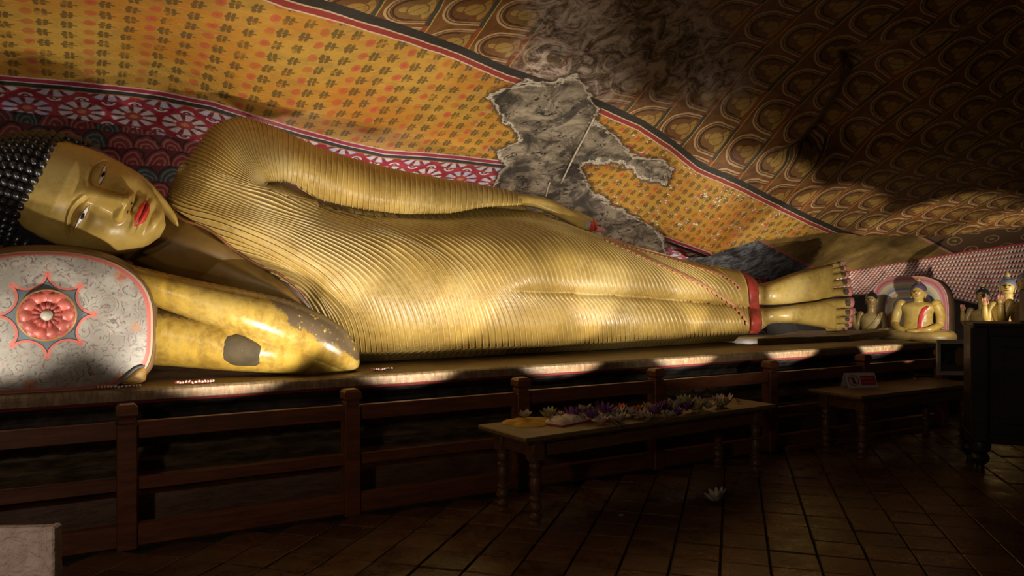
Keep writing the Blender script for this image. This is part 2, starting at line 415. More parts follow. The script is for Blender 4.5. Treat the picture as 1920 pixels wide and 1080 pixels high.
STEP = [(1578, 96), (1700, 72), (1920, 30), (2700, -140), (2700, 520), (1920, 520), (1500, 335), (1448, 315), (1462, 285), (1500, 262), (1540, 215), (1562, 180), (1592, 128)]
LIP = [STEP[0], STEP[-1], STEP[-2], STEP[-3], STEP[-4], STEP[-5]]
def fy_(pl, px): a = np.array(pl, float); return np.interp(px, a[:, 0], a[:, 1])
CZ = [(-700, 185, 5.25), (0, 205, 6.28), (0, 140, 5.86), (0, 0, 4.73), (0, -420, 2.95), (300, 170, 6.4), (350, 262, 6.94), (300, 0, 4.87), (600, 255, 7.04), (600, 300, 7.55),
      (560, 0, 5.0), (950, 302, 8.02), (940, 352, 8.48), (950, 140, 6.57), (1120, 200, 7.1), (960, 0, 5.66), (960, -420, 3.5), (1150, 428, 9.1), (1310, 315, 8.2), (1200, 350, 8.5),
      (1320, 478, 9.4), (1450, 380, 8.9), (1560, 437, 10.3), (1400, 0, 6.3), (1400, 150, 7.28), (1920, 425, 11.8), (1920, 250, 8.7), (1920, 0, 6.9), (1920, -420, 4.3),
      (2600, 330, 10.6), (2600, -420, 4.2), (1700, 300, 8.9), (1400, -420, 3.9), (-700, -420, 2.75), (-700, 0, 4.2)]
ceil_inv = TPS([(a, b) for a, b, c in CZ], np.array([1/c for a, b, c in CZ]))
def ceil_Z(px, py):
    Z = 1/ceil_inv(px, py); P = WD(px, py, Z)
    s = sdf(px, py, STEP); st = sstep(5, -5, s)*np.exp(-dist_poly(px, py, LIP)/150.)*sstep(318, 235, py)
    Z = Z*(1 + .0045*bumps(P[..., 0]*1.3, P[..., 1]*1.3, P[..., 2], 3) + .045*st)
    r = sdf(px, py, ROCK); Z = Z*(1 + .012*sstep(3, -9, r))
    lip = sstep(40, 0, np.abs(fy_(BX, px) - py)); Z = Z*(1 + .006*lip*bumps(P[..., 0]*3, P[..., 1]*3, P[..., 2], 5))
    return Z
cpx = np.concatenate([np.arange(-700, 0, 20), np.arange(0, 1930, 6), np.arange(1940, 2601, 30)]).astype(float)
ct = np.concatenate([np.linspace(0, 1, 110)**1.0])
top = -420.
PX = np.repeat(cpx[:, None], len(ct), 1); PB = fy_(BX, cpx)
PB = PB + 1.2*np.sin(cpx/23.) + .8*np.sin(cpx/9.1)
# rows are denser inside the frame
frac = np.where(ct < .82, ct/.82, 1 + (ct - .82)/.18)
PY = np.where(frac[None] <= 1, PB[:, None]*(1 - frac[None]) + -6*frac[None], -6 + (frac[None] - 1)*(top + 6))
CZv = ceil_Z(PX, PY); CP = WD(PX, PY, CZv)
mpx = CZv/F
def signed(pl):
    d = dist_poly(PX, PY, pl); return np.where(PY < fy_(pl, PX), d, -d)*mpx
att = {'d1': signed(L1), 'd2': signed(L2), 'dm': sdf(PX, PY, ROCK)*mpx, 'dg': sstep(45, -35, sdf(PX, PY, GREY)),
       'flake': sstep(1050, 1250, PX)*.9 + .25*sstep(850, 900, PX)}
# a lip turned up behind the lower edge closes the plaster's thickness
lipP = CP[:, :1] + np.array([0, .10, .10]); CPx = np.concatenate([lipP, CP], 1)
att = {k: np.concatenate([v[:, :1], v], 1) for k, v in att.items()}
mat_ceiling = paint_ceiling()
tag(grid('ceiling', CPx, mat_ceiling, attrs=att), kind='structure')

# ---- wall behind the statue, painted with waves of scallops
def paint_scallops():
    m = M('scallop_wall', .65, 0, .3); p = m.geo(); x, y, z = m.sep(p); wob = (m.noise(p, 5, 3) - .5)
    V = z/.145 + wob*.7; row = V.floor(); U = x/.21 + row.mod(2.0)*.5 + wob*.55
    fa = U.fract() - .5; fb = V.fract(); k = m.wnoise(m.comb(U.floor(), row, 0.0))
    r = (fa*fa*1.1 + fb*fb*.35).sqrt()
    rings = ((r*34.0).sin()*.5 + .5)
    ca = m.mix(k.ss(.55, .6), (.15, .022, .024), (.030, .036, .038)); cb = m.mix(k.ss(.55, .6), (.26, .10, .085), (.10, .105, .10))
    c = m.mix(rings.ss(.55, .9)*r.ss(.56, .5), ca, cb); c = m.mix((r - .56).abs().ss(.05, .03), c, (.02, .01, .012))
    c = m.mix(r.ss(.575, .60), c, (.09, .014, .018))
    m.col(c); m.bump(m.noise(p, 6, 6), .5, .03); return m.m
wx = np.linspace(-4, 8.8, 120); wz = np.linspace(.85, 3.4, 30); WX, WZg = np.meshgrid(wx, wz, indexing='ij')
tag(grid('wall_back', np.stack([WX, 7.86 + .03*bumps(WX, WZg*2, WX*0, 9), WZg], -1), paint_scallops()), kind='structure')

# ---- rear ceiling behind the feet, and the far chequered vault
def paint_rear():
    m = M('rear_ceiling_paint', .7, 0, .3); p = m.geo(); x, y, z = m.sep(p); s = m.attr('s')
    n = m.noise(p, 3, 6, .65); n2 = m.noise(p, 9, 6, .7, .7)
    a = m.mix(n.ss(.35, .7), (.10, .055, .014), (.21, .13, .03)); a = m.mix(n2.ss(.62, .7)*.6, a, (.42, .36, .22))
    g = m.mix(n2.ss(.42, .62), (.028, .026, .027), (.13, .135, .145))
    c = m.mix(s.ss(.20, .215), g, a); c = m.mix(s.band(.205, .006), c, (.24, .07, .05))
    u = x/.9; v = s*9.0; fa = u.fract() - .5; fb = v.fract() - .5; r = (fa*fa + fb*fb).sqrt()
    b = m.mix((r*30.0).sin().ss(.5, .9)*r.ss(.45, .4), (.07, .035, .014), (.25, .15, .06))
    c = m.mix(s.ss(.655, .66), c, b); c = m.mix(s.band(.65, .006), c, (.30, .13, .09)); c = m.mix(s.band(.665, .005), c, (.02, .015, .01))
    m.col(c); m.bump(n2, .5, .03); return m.m
TX = [(1180, 560), (1380, 545), (1590, 508), (1700, 490), (1800, 473), (1920, 455), (2600, 340)]
rp = np.arange(1180, 2601, 10.); rt = np.linspace(0, 1, 16)
RZ0 = np.array([float(1/ceil_inv(a, fy_(BX, a))) for a in rp])*1.01 + .10
RZ1 = np.interp(rp, [1180, 1380, 1590, 1700, 1920, 2600], [10.6, 11.3, 12.0, 12.4, 13.2, 12.6])
RPY0 = fy_(BX, rp) - 6; RPY1 = fy_(TX, rp)
RY = RPY0[:, None]*(1 - rt) + RPY1[:, None]*rt; RZZ = 1/((1/RZ0)[:, None]*(1 - rt) + (1/RZ1)[:, None]*rt)
RXX = np.repeat(rp[:, None], len(rt), 1); RP = WD(RXX, RY, RZZ)
sv = (RXX - 1290 - (RY - 455)*1.9)/700*1.0
tag(grid('ceiling_rear', RP, paint_rear(), attrs={'s': sv}), kind='structure')
def paint_chequer():
    m = M('chequered_vault_paint', .55, 0, .4); p = m.geo(); s = m.attr('s'); h = m.attr('h')
    wob = (m.noise(p, 3, 3) - .5)*.08; a = s*12.0 + wob; b = h*13.0 + wob
    u = a + b*.5; v = b; fu = u.fract(); fv = v.fract()
    n = m.noise(p, 6, 4)
    c = m.mix(n.ss(.3, .7), (.42, .13, .10), (.52, .24, .17))
    c = m.mix((fu - .30).abs().ss(.27, .22)*(fv - .35).abs().ss(.33, .28), c, (.80, .70, .66))
    c = m.mix(((fu - .72).abs()*1.2 + (fv - .55).abs()).ss(.34, .28), c, (.03, .028, .035))
    c = m.mix(h.band(.015, .016), c, (.35, .05, .05)); c = m.mix(h.ss(1.01, .99), (.02, .014, .012), c)
    m.col(c); m.bump(n, .3, .02); return m.m
BOT = [(1180, 600), (1590, 553), (1680, 548), (1720, 553), (1790, 560), (1850, 574), (1920, 580), (2600, 560)]
fpx = np.arange(1180, 2601, 8.); ft = np.concatenate([np.linspace(0, 1, 14), 1 + np.linspace(.04, 1, 10)])
f0 = fy_(TX, fpx); f1 = fy_(BOT, fpx)
zt = np.interp(fpx, rp, RZ1); zb = zt + .75
FY = np.where(ft[None] <= 1, f0[:, None] + (f1 - f0)[:, None]*np.minimum(ft, 1)[None], f1[:, None] + (760 - f1)[:, None]*(ft - 1)[None])
FZ = zt[:, None] + (zb - zt)[:, None]*np.minimum(ft, 1)[None]**2 + np.where(ft > 1, .35, 0)[None]
FX = np.repeat(fpx[:, None], len(ft), 1); FP = WD(FX, FY, FZ); FP[:, -1, 2] = -.02
sl = np.concatenate([[0], np.cumsum(np.linalg.norm(np.diff(FP[:, 6], axis=0), axis=1))])
tag(grid('wall_far', FP, paint_chequer(), attrs={'s': np.repeat(sl[:, None], len(ft), 1), 'h': np.repeat(ft[None], len(fpx), 0)}), kind='structure')

# ---- floor: dark bed with worn terracotta tiles turned 44 degrees to the wall
mat_bed = plain('floor_mortar', (.020, .014, .010), .8, bump=.4)
fl = B().box((4.2, 2.5, -.06), (22, 16, .10)).build('floor', mat_bed, smooth=False); tag(fl, kind='structure')
def tile_mat():
    m = M('worn_tile', .3, 0, .5); p = m.geo(); r = m.objrand(); n = m.noise(p, 4, 6, .65); n2 = m.noise(p, 24, 5, .65)
    c = m.mix(r, (.055, .022, .010), (.12, .052, .022)); c = m.mix(n.ss(.4, .7)*.7, c, (.085, .055, .028)); c = m.mix(n2.ss(.55, .75)*.5, c, (.03, .014, .008))
    m.col(c); m.set('Roughness', n.ss(.3, .7)*.25 + .20 + n2.ss(.5, .8)*.2); m.bump(n*1.2 + n2*.35, .45, .012); return m.m
mat_tile = tile_mat()
TA = math.radians(44.1); e1 = np.array([math.cos(TA), math.sin(TA)]); e2 = np.array([-math.sin(TA), math.cos(TA)]); TS = .277
base_t = B().box((0, 0, 0), (TS - .012, TS - .012, .02), bev=.004); tile_me = None; cand = []
for i in range(-60, 80):
    for j in range(-60, 80):
        c = e1*(i*TS) + e2*(.627 + (j + .5)*TS)
        if c[1] > 5.14 or c[0] > 13 or c[0] < -3: continue
        Zc = c[0]*CA + c[1]*SA; Xc = c[0]*SA - c[1]*CA
        if Zc < 3.2: continue
        px = 960 + F*Xc/Zc; py = 540 + F*CH/Zc
        if -120 < px < 2060 and py < 1150: cand.append((Zc, i, j, c))
cand.sort(key=lambda t: t[0]); rest = B()
for n_, (Zc, i, j, c) in enumerate(cand):
    tilt = Euler((random.gauss(0, .006), random.gauss(0, .006), TA + random.gauss(0, .008)))
    zz = -.003 + random.gauss(0, .0018)
    if n_ < 300:
        if tile_me is None:
            t0 = base_t.build('tile', mat_tile, fl, world=False); tile_me = t0.data; o = t0
        else:
            o = bpy.data.objects.new('tile', tile_me); C.objects.link(o); o.parent = fl
        o.location = (c[0], c[1], zz); o.rotation_euler = tilt
    else: rest.box((c[0], c[1], zz), (TS - .012, TS - .012, .02), rot=tilt)
if rest.v: tag(rest.build('tile_field', mat_tile, fl, world=False), kind='stuff')

# ---- the plinth the statue lies on
def plinth_mat():
    m = M('painted_plinth', .5, 0, .5); p = m.geo(); x, y, z = m.sep(p); n = m.noise(p, 5, 6, .65); n2 = m.noise(m.scaled(p, 6, 1, 1.5), 7, 5, .7)
    topc = m.mix(n.ss(.35, .65), (.13, .085, .035), (.22, .15, .06))
    rim = m.mix(n2.ss(.35, .65), (.15, .095, .05), (.30, .215, .12))
    tooth = ((x*21.0).sin().abs()).ss(.35, .55); rim = m.mix(tooth*z.band(.885, .018)*.6, rim, (.20, .09, .04))
    c = m.mix(y.ss(5.60, 5.62), rim, topc)
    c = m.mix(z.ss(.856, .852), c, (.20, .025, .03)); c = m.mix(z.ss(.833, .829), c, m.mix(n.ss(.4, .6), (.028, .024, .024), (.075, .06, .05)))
    n4 = m.noise(m.scaled(p, 1.4, 1, 8), 3.5, 6, .65); low = m.mix(n4.ss(.38, .66), (.040, .025, .014), (.115, .078, .038))
    petals = ((x*13.0).sin().abs()).ss(.05, .16); low = m.mix((z - .60).abs().ss(.055, .05)*(1.0 - petals), low, (.016, .02, .02))
    c = m.mix(z.ss(.70, .69), c, low); c = m.mix(z.ss(.27, .26), c, m.mix(n4.ss(.35, .65), (.065, .028, .016), (.11, .055, .03)))
    m.col(c); m.bump(n4*1.2 + n, .5, .02); m.set('Roughness', n.ss(.3, .7)*.25 + .38); return m.m
mat_plinth = plinth_mat()
pl = thing('stone_plinth', 'long low stone plinth with a painted moulded edge under the reclining figure', 'plinth', (3, 5.9, 0))
prof = [(7.7, .93), (6.6, .93), (5.62, .937), (5.57, .934), (5.552, .92), (5.548, .90), (5.552, .862), (5.575, .852), (5.582, .838), (5.60, .832), (5.66, .80), (5.70, .77), (5.72, .735), (5.70, .715), (5.71, .70), (5.715, .50), (5.70, .485), (5.62, .47), (5.60, .45), (5.61, .40), (5.62, .385), (5.54, .375), (5.53, .36), (5.535, .27), (5.45, .26), (5.44, .24), (5.44, 0)]
xs = np.concatenate([np.linspace(-4, 9.0, 200)]); pr = np.array(prof)
PP = np.zeros((len(xs), len(pr), 3)); PP[..., 0] = xs[:, None]; PP[..., 1] = pr[None, :, 0]; PP[..., 2] = pr[None, :, 1]
PP[..., 1] += .006*np.sin(xs*7.3)[:, None]*(pr[None, :, 1] < .8)
def closed_grid(name, PPx, m, parent):
    nu, nv = PPx.shape[:2]; Fc = [tuple(f) for f in gridf(nu, nv)]; Fc.append(tuple((nu - 1)*nv + k for k in range(nv))); Fc.append(tuple(range(nv))[::-1])
    o = mk(name, PPx.reshape(-1, 3), Fc, m, parent, smooth=True, fix=True); return auto_smooth(o, 40)
i0 = 11
closed_grid('ledge_slab', PP[:, :i0 + 1], mat_plinth, pl)
closed_grid('moulding', np.concatenate([PP[:, i0 - 1:], PP[:, -1:] + np.array([0, 2.2, 0]), PP[:, i0 - 1:i0] + np.array([0, 2.0, 0])], 1), mat_plinth, pl)
# raised lotus petals along the recessed panel
pb = B(); pb.ell((0, 0, 0), (.095, .03, .075), nu=12, nv=8); pet_me = None
for k in range(56):
    px_ = -1.6 + k*.19
    if pet_me is None: o = pb.build('carved_petal', mat_plinth, pl, world=False, smooth=True); pet_me = o.data
    else: o = bpy.data.objects.new('carved_petal', pet_me); C.objects.link(o); o.parent = pl
    o.location = np.array([px_, 5.715, .585]) - ORG[pl.name]

# ================================================================ the reclining statue
def gold(name, base=(.42, .278, .070), dark=(.31, .198, .048), lite=(.53, .40, .15), rough=.36, ridge=False, wear=False, streak=(1, 1, 1), bump=.25):
    m = M(name, rough, 0.0, .5); p = m.geo(); n = m.noise(m.scaled(p, *streak), 3.5, 6, .6); n2 = m.noise(p, 22, 5, .65); n3 = m.noise(p, 1.1, 3)
    c = m.mix(n.ss(.36, .66), dark, base); c = m.mix((n3*.6 + n2*.4).ss(.46, .62)*.55, c, lite); c = m.mix(n2.ss(.62, .75)*.45, c, dark)
    c = m.mix(n3.ss(.55, .7)*.25, c, (.33, .29, .16))
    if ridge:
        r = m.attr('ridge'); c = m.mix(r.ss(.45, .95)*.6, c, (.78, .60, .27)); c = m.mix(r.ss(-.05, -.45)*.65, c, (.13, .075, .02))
    if wear:
        w = m.attr('wear'); k = (w + (n - .5)*1.1 + (n2 - .5)*.9); c = m.mix(k.ss(.45, .62), c, (.12, .085, .05)); c = m.mix(k.ss(.5, .75)*n2.ss(.60, .66), c, (.62, .44, .08))
    m.col(c); m.set('Roughness', n2.ss(.3, .8)*.22 + rough - .05); m.bump(n2 + n*.5, bump, .006)
    return m.m
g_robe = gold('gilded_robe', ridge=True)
g_skin = gold('gilded_skin', base=(.47, .32, .085), dark=(.33, .215, .05), lite=(.58, .43, .15), rough=.30, bump=.15)
g_arm = gold('worn_gilding', base=(.48, .31, .05), dark=(.27, .165, .03), lite=(.58, .42, .11), rough=.26, wear=True, streak=(2.5, 2.5, .7), bump=.3)
g_chest = gold('shaded_gilded_skin', base=(.27, .15, .028), dark=(.20, .105, .02), lite=(.33, .20, .045), rough=.5)  # shade over chest and neck is put into this darker skin colour
m_red = plain('red_lacquer', (.46, .035, .030), .35, var=.3, scale=9)
m_hem = plain('red_hem', (.34, .045, .032), .5, var=.3, scale=9)
m_pink = plain('pink_paint', (.66, .26, .23), .4, var=.25, scale=14)
m_white = plain('white_enamel', (.78, .76, .72), .25, var=.08)
m_black = plain('black_enamel', (.008, .008, .009), .18, var=.2)
m_hair = plain('black_hair_paint', (.016, .016, .020), .30, var=.3, spec=.8)
m_nail = plain('dark_nail', (.10, .075, .06), .3, var=.3, scale=20)
m_line = plain('brown_outline', (.20, .075, .03), .4)

st = thing('reclining_statue', 'huge gilded reclining Buddha statue in a ridged robe, head on a painted pillow', 'statue', (3.5, 6.6, .93))

OUT = [(306, 380), (310, 368), (322, 345), (344, 308), (372, 270), (395, 240), (415, 225), (440, 218), (470, 222), (520, 240), (560, 258), (600, 276), (640, 290), (700, 307), (767, 323), (833, 335), (913, 348), (978, 362)]
ARMB = [(500, 343), (532, 340), (561, 350), (591, 369), (609, 381), (665, 390), (700, 395), (750, 400), (817, 401), (867, 397), (913, 388), (978, 385)]
UND = [(500, 343), (545, 352), (590, 378), (620, 392), (700, 406), (800, 410), (880, 407), (967, 403), (1000, 405), (1033, 409), (1100, 433), (1162, 453), (1226, 473), (1297, 491), (1353, 502), (1400, 510)]
BTM = [(560, 664), (638, 661), (700, 659), (833, 654), (967, 648), (1100, 643), (1184, 637), (1269, 633), (1381, 626), (1412, 623)]
CRS = [(938, 546), (960, 544), (1100, 550), (1200, 556), (1300, 565), (1412, 577)]
CRS, UND, OUT = catmull(CRS, 70), catmull(UND, 90), catmull(OUT, 90)
BC = [(330, 345, 6.20), (420, 330, 6.16), (360, 400, 6.22), (480, 420, 6.05), (560, 480, 5.98), (600, 560, 6.05), (700, 600, 5.97), (700, 480, 6.0), (850, 520, 5.96), (850, 620, 5.99),
    (1000, 480, 6.0), (1000, 600, 6.03), (1150, 500, 6.13), (1150, 600, 6.10), (1300, 540, 6.27), (1300, 600, 6.21), (1400, 560, 6.40), (1400, 610, 6.33), (450, 250, 6.28), (600, 400, 6.2), (760, 430, 6.2),
    (600, 320, 6.17), (700, 352, 6.22), (780, 366, 6.27), (900, 370, 6.45), (978, 373, 6.6), (580, 566, 6.2)]
body_y = TPS([(a, b) for a, b, c in BC], np.array([c for a, b, c in BC]))
def half_w(px): return np.interp(px, [300, 480, 540, 600, 700, 767, 833, 913, 978, 1100], [75, 70, 50, 48, 44, 39, 33, 20, 11.5, 11])
def out_round(px, py):
    w = half_w(px); R = np.interp(px, [300, 480, 600, 767, 913, 978], [.34, .32, .24, .20, .11, .07])
    return rnd_edge(dist_poly(px, py, OUT), w, R)
def y_arm(px, py):
    w = np.interp(px, [500, 560, 600, 978], [45, 46, 48, 0]); w = np.where(px > 600, half_w(px), w)
    R = np.interp(px, [500, 560, 620, 767, 913, 978], [.13, .2, .24, .2, .11, .07])
    return body_y(px, py) + out_round(px, py) + rnd_edge(dist_poly(px, py, ARMB), w, R)
def y_robe(px, py):
    R = np.interp(px, [500, 560, 640, 900, 1100, 1400], [.13, .25, .42, .40, .30, .22]); w = np.interp(px, [500, 560, 700, 1000, 1400], [45, 48, 60, 62, 36])
    y = body_y(px, py) + out_round(px, py) + rnd_edge(dist_poly(px, py, UND), w, R) + rnd_edge(dist_poly(px, py, BTM), np.interp(px, [600, 1400], [48, 30]), .22)
    g = sstep(925, 1010, px)*np.interp(px, [930, 1100, 1400], [.05, .11, .20]); e = dist_poly(px, py, CRS); below = py > fy_(CRS, px)
    return y + np.where(below, rnd_edge(e, 42., 1.)*g, rnd_edge(e, 34., 1.)*g*.75)
def normals(P):
    a = np.gradient(P, axis=0); b = np.gradient(P, axis=1); n = np.cross(a, b); n /= np.linalg.norm(n, axis=2)[..., None] + 1e-9
    flip = np.where(n[..., 1] > 0, -1, 1)[..., None]; return n*flip
PH = np.array([0, .12, .55, .80, .87, .92, .97]); HT = np.array([-.55, .0, .02, .06, .85, 1.0, .45])
def ridged(G, cnt, M_, yf, amp, m, name, front_rows=None, back_rows=None, dirn=1, ampk=([0, 1], [1, 1])):
    k = np.concatenate([[0], np.cumsum(cnt)]); G = [catmull(g, M_) for g in G]
    ps = np.concatenate([np.arange(k[-1])[:, None] + PH[None]], 0).ravel(); h = np.tile(HT, int(k[-1])); ps = np.append(ps, k[-1]); h = np.append(h, -.55)
    if dirn < 0: ps = k[-1] - ps[::-1]; h = h[::-1]
    Q = across(G, k, ps); px, py = Q[..., 0], Q[..., 1]; P = W(px, py, yf(px, py)); N = normals(P)
    P = P + N*(amp*np.interp(ps, ampk[0], ampk[1])*h)[:, None, None]; rd = np.repeat(h[:, None], M_, 1)
    if front_rows:
        add = front_rows(P); P = np.concatenate([add, P], 1); rd = np.concatenate([np.full(add.shape[:2], .3), rd], 1)
    if back_rows:
        add = back_rows(P); P = np.concatenate([P, add], 1); rd = np.concatenate([rd, np.repeat(rd[:, -1:], add.shape[1], 1)], 1)
    return grid(name, P, m, st, attrs={'ridge': rd}, fix=True)
T = [([(560, 543), (572, 557), (585, 580), (592, 615), (595, 660)], 4),
     ([(487, 497), (545, 512), (590, 545), (613, 580), (626, 615), (632, 660)], 4),
     ([(395, 434), (460, 457), (525, 487), (577, 521), (612, 553), (640, 585), (655, 620), (660, 660)], 3),
     ([(313, 378), (351, 391), (399, 403), (458, 425), (517, 450), (576, 482), (621, 512), (650, 545), (672, 585), (684, 622), (689, 659)], 4),
     ([(318, 352), (351, 366), (399, 385), (458, 406), (517, 427), (576, 455), (640, 489), (685, 525), (710, 570), (724, 615), (730, 657)], 6),
     ([(327, 336), (369, 347), (428, 367), (487, 392), (576, 421), (665, 455), (724, 490), (762, 530), (785, 575), (797, 615), (802, 655)], 6),
     ([(344, 306), (378, 314), (422, 333), (464, 346), (499, 354), (532, 364), (576, 386), (620, 404), (690, 428), (757, 452), (806, 485), (838, 528), (856, 575), (866, 615), (870, 652)], 6),
     ([(640, 398), (700, 412), (780, 434), (840, 463), (885, 503), (912, 545), (930, 580), (941, 615), (945, 649)], 9),
     ([(800, 411), (880, 427), (940, 457), (978, 500), (1000, 546), (1022, 574), (1035, 608), (1040, 645)], 10),
     ([(920, 407), (990, 421), (1042, 447), (1073, 493), (1090, 549), (1110, 575), (1121, 605), (1124, 642)], 10),
     ([(1012, 408), (1080, 434), (1130, 466), (1160, 506), (1175, 554), (1194, 578), (1205, 605), (1208, 636)], 9),
     ([(1110, 437), (1160, 461), (1205, 491), (1235, 524), (1250, 560), (1267, 581), (1278, 605), (1282, 632)], 9),
     ([(1185, 461), (1235, 484), (1280, 511), (1308, 539), (1320, 566), (1334, 584), (1344, 605), (1347, 628)], 8),
     ([(1260, 482), (1308, 497), (1348, 522), (1368, 545), (1378, 572), (1388, 588), (1394, 606), (1396, 625)], 3),
     ([(1388, 508), (1397, 520), (1403, 540), (1405, 562), (1406, 585), (1408, 600), (1407, 615), (1406, 624)], 0)]
def und(P):
    L = P[:, -1:]; a = L + np.array([0, .07, -.025]); b = L + np.array([0, .18, -.045]); c = L + np.array([0, .25, 0]); c[..., 2] = .945; d = c + np.array([0, .9, 0]); return np.concatenate([a, b, c, d], 1)
def bk(P):
    CAMV = np.array([0, 0, CH]); L = P[:, :1]; a = CAMV + (L - CAMV)*1.02 + np.array([.006, 0, -.004]); b = CAMV + (L - CAMV)*1.09 + np.array([.05, 0, -.03])
    pxc = 960 + F*(L[..., :1]*SA - L[..., 1:2]*CA)/(L[..., :1]*CA + L[..., 1:2]*SA); w = sstep(420, 480, pxc)*sstep(1075, 1010, pxc)
    a = a*(1 - w) + (L + np.array([0, .05, .05]))*w; up_ = np.where(pxc > 900, .22 - .09*sstep(900, 1000, pxc), .22); b = b*(1 - w) + (L + np.concatenate([0*up_, .45 + 0*up_, up_], -1))*w; return np.concatenate([b, a], 1)
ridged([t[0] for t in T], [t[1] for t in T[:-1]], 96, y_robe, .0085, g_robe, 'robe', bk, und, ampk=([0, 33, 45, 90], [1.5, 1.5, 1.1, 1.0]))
A_ = [([(344, 306), (378, 314), (422, 333), (464, 346), (498, 352)], 5),
      ([(370, 272), (404, 287), (443, 315), (478, 338), (499, 349)], 6),
      ([(401, 235), (428, 256), (458, 298), (487, 333), (502, 345)], 6),
      ([(452, 219), (463, 244), (481, 298), (500, 332), (507, 342)], 5),
      ([(500, 232), (503, 255), (508, 290), (514, 320), (517, 341)], 4),
      ([(541, 250), (541, 280), (540, 310), (539, 330), (538, 342)], 6),
      ([(602, 277), (602, 300), (600, 330), (598, 355), (597, 373)], 10),
      ([(702, 308), (703, 330), (703, 352), (702, 375), (701, 395)], 7),
      ([(769, 323), (770, 342), (770, 362), (769, 382), (767, 401)], 7),
      ([(834, 335), (835, 350), (835, 368), (835, 386), (833, 400)], 8),
      ([(914, 348), (915, 358), (915, 370), (914, 380), (913, 388)], 7),
      ([(978, 362), (979, 367), (979, 373), (979, 380), (978, 385)], 0)]
def ab(P):
    CAMV = np.array([0, 0, CH]); L = P[:, -1:]; return np.concatenate([CAMV + (L - CAMV)*1.012 + np.array([0, 0, .004]), CAMV + (L - CAMV)*1.03 + np.array([0, 0, .03]), CAMV + (L - CAMV)*1.045 + np.array([0, 0, .12])], 1)
def at_(P):
    CAMV = np.array([0, 0, CH]); L = P[:, :1]; return np.concatenate([CAMV + (L - CAMV)*1.05 + np.array([.1, 0, -.3]), CAMV + (L - CAMV)*1.035 + np.array([.04, 0, -.08]), CAMV + (L - CAMV)*1.018 + np.array([.004, 0, -.006])], 1)
ridged([t[0] for t in A_], [t[1] for t in A_[:-1]], 44, y_arm, .0075, g_robe, 'robe_sleeve', at_, ab, dirn=-1, ampk=([0, 22, 32, 80], [1.6, 1.6, 1.0, 1.0]))

# ---- closed rings from screen stations: (px, py_top, py_bottom, y_centre, half_depth)
def station_tube(name, stn, m, parent, n=20, sup=2.2, slant=None, smooth_n=None, attrs=None, cap=True, pts3=False, label=None):
    stn = np.array(stn, float)
    if smooth_n: stn = catmull_rows(stn, smooth_n)
    V = []
    for i, s in enumerate(stn):
        px, a, b, yc, hd = s[:5]; sl = s[5] if len(s) > 5 else 0
        for k in range(n):
            t = 2*PI*k/n; c, sn = math.cos(t), math.sin(t)
            cc = math.copysign(abs(c)**(2/sup), c); ss_ = math.copysign(abs(sn)**(2/sup), sn)
            V.append(W(px + sl*cc, (a + b)/2 - (b - a)/2*cc, yc - hd*ss_))
    V = np.array(V); nu = len(stn); Fc = [tuple(f) for f in gridf(nu, n, cv=True)]
    if cap: Fc += [tuple(range(n)), tuple((nu - 1)*n + k for k in range(n))]
    return mk(name, V, Fc, m, parent, fix=True, attrs=attrs(stn, n) if attrs else None, label=label)
def catmull_rows(P, n):
    P = np.asarray(P, float); Q = np.vstack([2*P[0] - P[1], P, 2*P[-1] - P[-2]]); out = []; seg = len(P) - 1
    for t in np.linspace(0, seg, n):
        i = min(int(t), seg - 1); f = t - i; a, b, c, d = Q[i], Q[i+1], Q[i+2], Q[i+3]
        out.append(.5*(2*b + (c - a)*f + (2*a - 5*b + 4*c - d)*f**2 + (3*b - a - 3*c + d)*f**3))
    return np.array(out)

# ---- hem: red band at the ankles, a plain fold of the robe behind, scalloped frills
HL = [(1386, 509), (1397, 520), (1402, 540), (1404, 562), (1405, 585), (1407, 600), (1406, 615), (1404, 625)]
HR = [(1401, 512), (1413, 521), (1420, 530), (1423, 548), (1423, 569), (1427, 586), (1429, 603), (1427, 619), (1421, 626)]
G = np.stack([catmull(HL, 40)*(1 - t) + catmull(HR, 40)*t for t in (0, .08, .3, .6, .9, 1)], 0)
yy = y_robe(np.minimum(G[..., 0], 1406), G[..., 1]); off = np.array([.0, -.03, -.035, -.035, -.025, .0])[:, None]
HP = W(G[..., 0], G[..., 1], yy + off); HP = np.concatenate([HP, HP[-1:] + np.array([-.02, .25, 0])], 0)
grid('hem_band', HP, m_hem, st, fix=True)
def frill(path, name, m, amp=4.5, nsc=30, thick=.014):
    c = catmull(path, nsc*6 + 1); t = np.arange(len(c)); T_ = np.gradient(c, axis=0); T_ /= np.linalg.norm(T_, axis=1)[:, None]; N_ = np.stack([-T_[:, 1], T_[:, 0]], 1)
    wv = np.abs(np.sin(t/6*PI)); lo = c + N_*(amp*(.25 + .75*wv))[:, None]; hi = c - N_*2.2
    rows = []
    for q, o in ((hi, .0), (hi*.6 + c*.4, -thick), (c, -thick), (c*.4 + lo*.6, -thick*1.5), (lo, -thick*1.3), (lo, .02)):
        rows.append(W(q[:, 0], q[:, 1], y_robe(q[:, 0], q[:, 1]) - .018 + o))
    return grid(name, np.stack(rows, 1), m, st, fix=True)
m_frill = M('frill_paint', .45); _n = m_frill.noise(m_frill.geo(), 30, 4); m_frill.col(m_frill.mix(_n.ss(.4, .6), (.58, .34, .13), (.62, .24, .17))); m_frill = m_frill.m
frill([(1134, 446), (1198, 475), (1257, 503), (1311, 529), (1345, 551), (1378, 574), (1396, 594), (1404, 611)], 'frill', m_frill)
frill([(1142, 447), (1193, 464), (1246, 479), (1297, 495), (1345, 511), (1374, 526), (1391, 543)], 'frill', m_frill, 3.6)
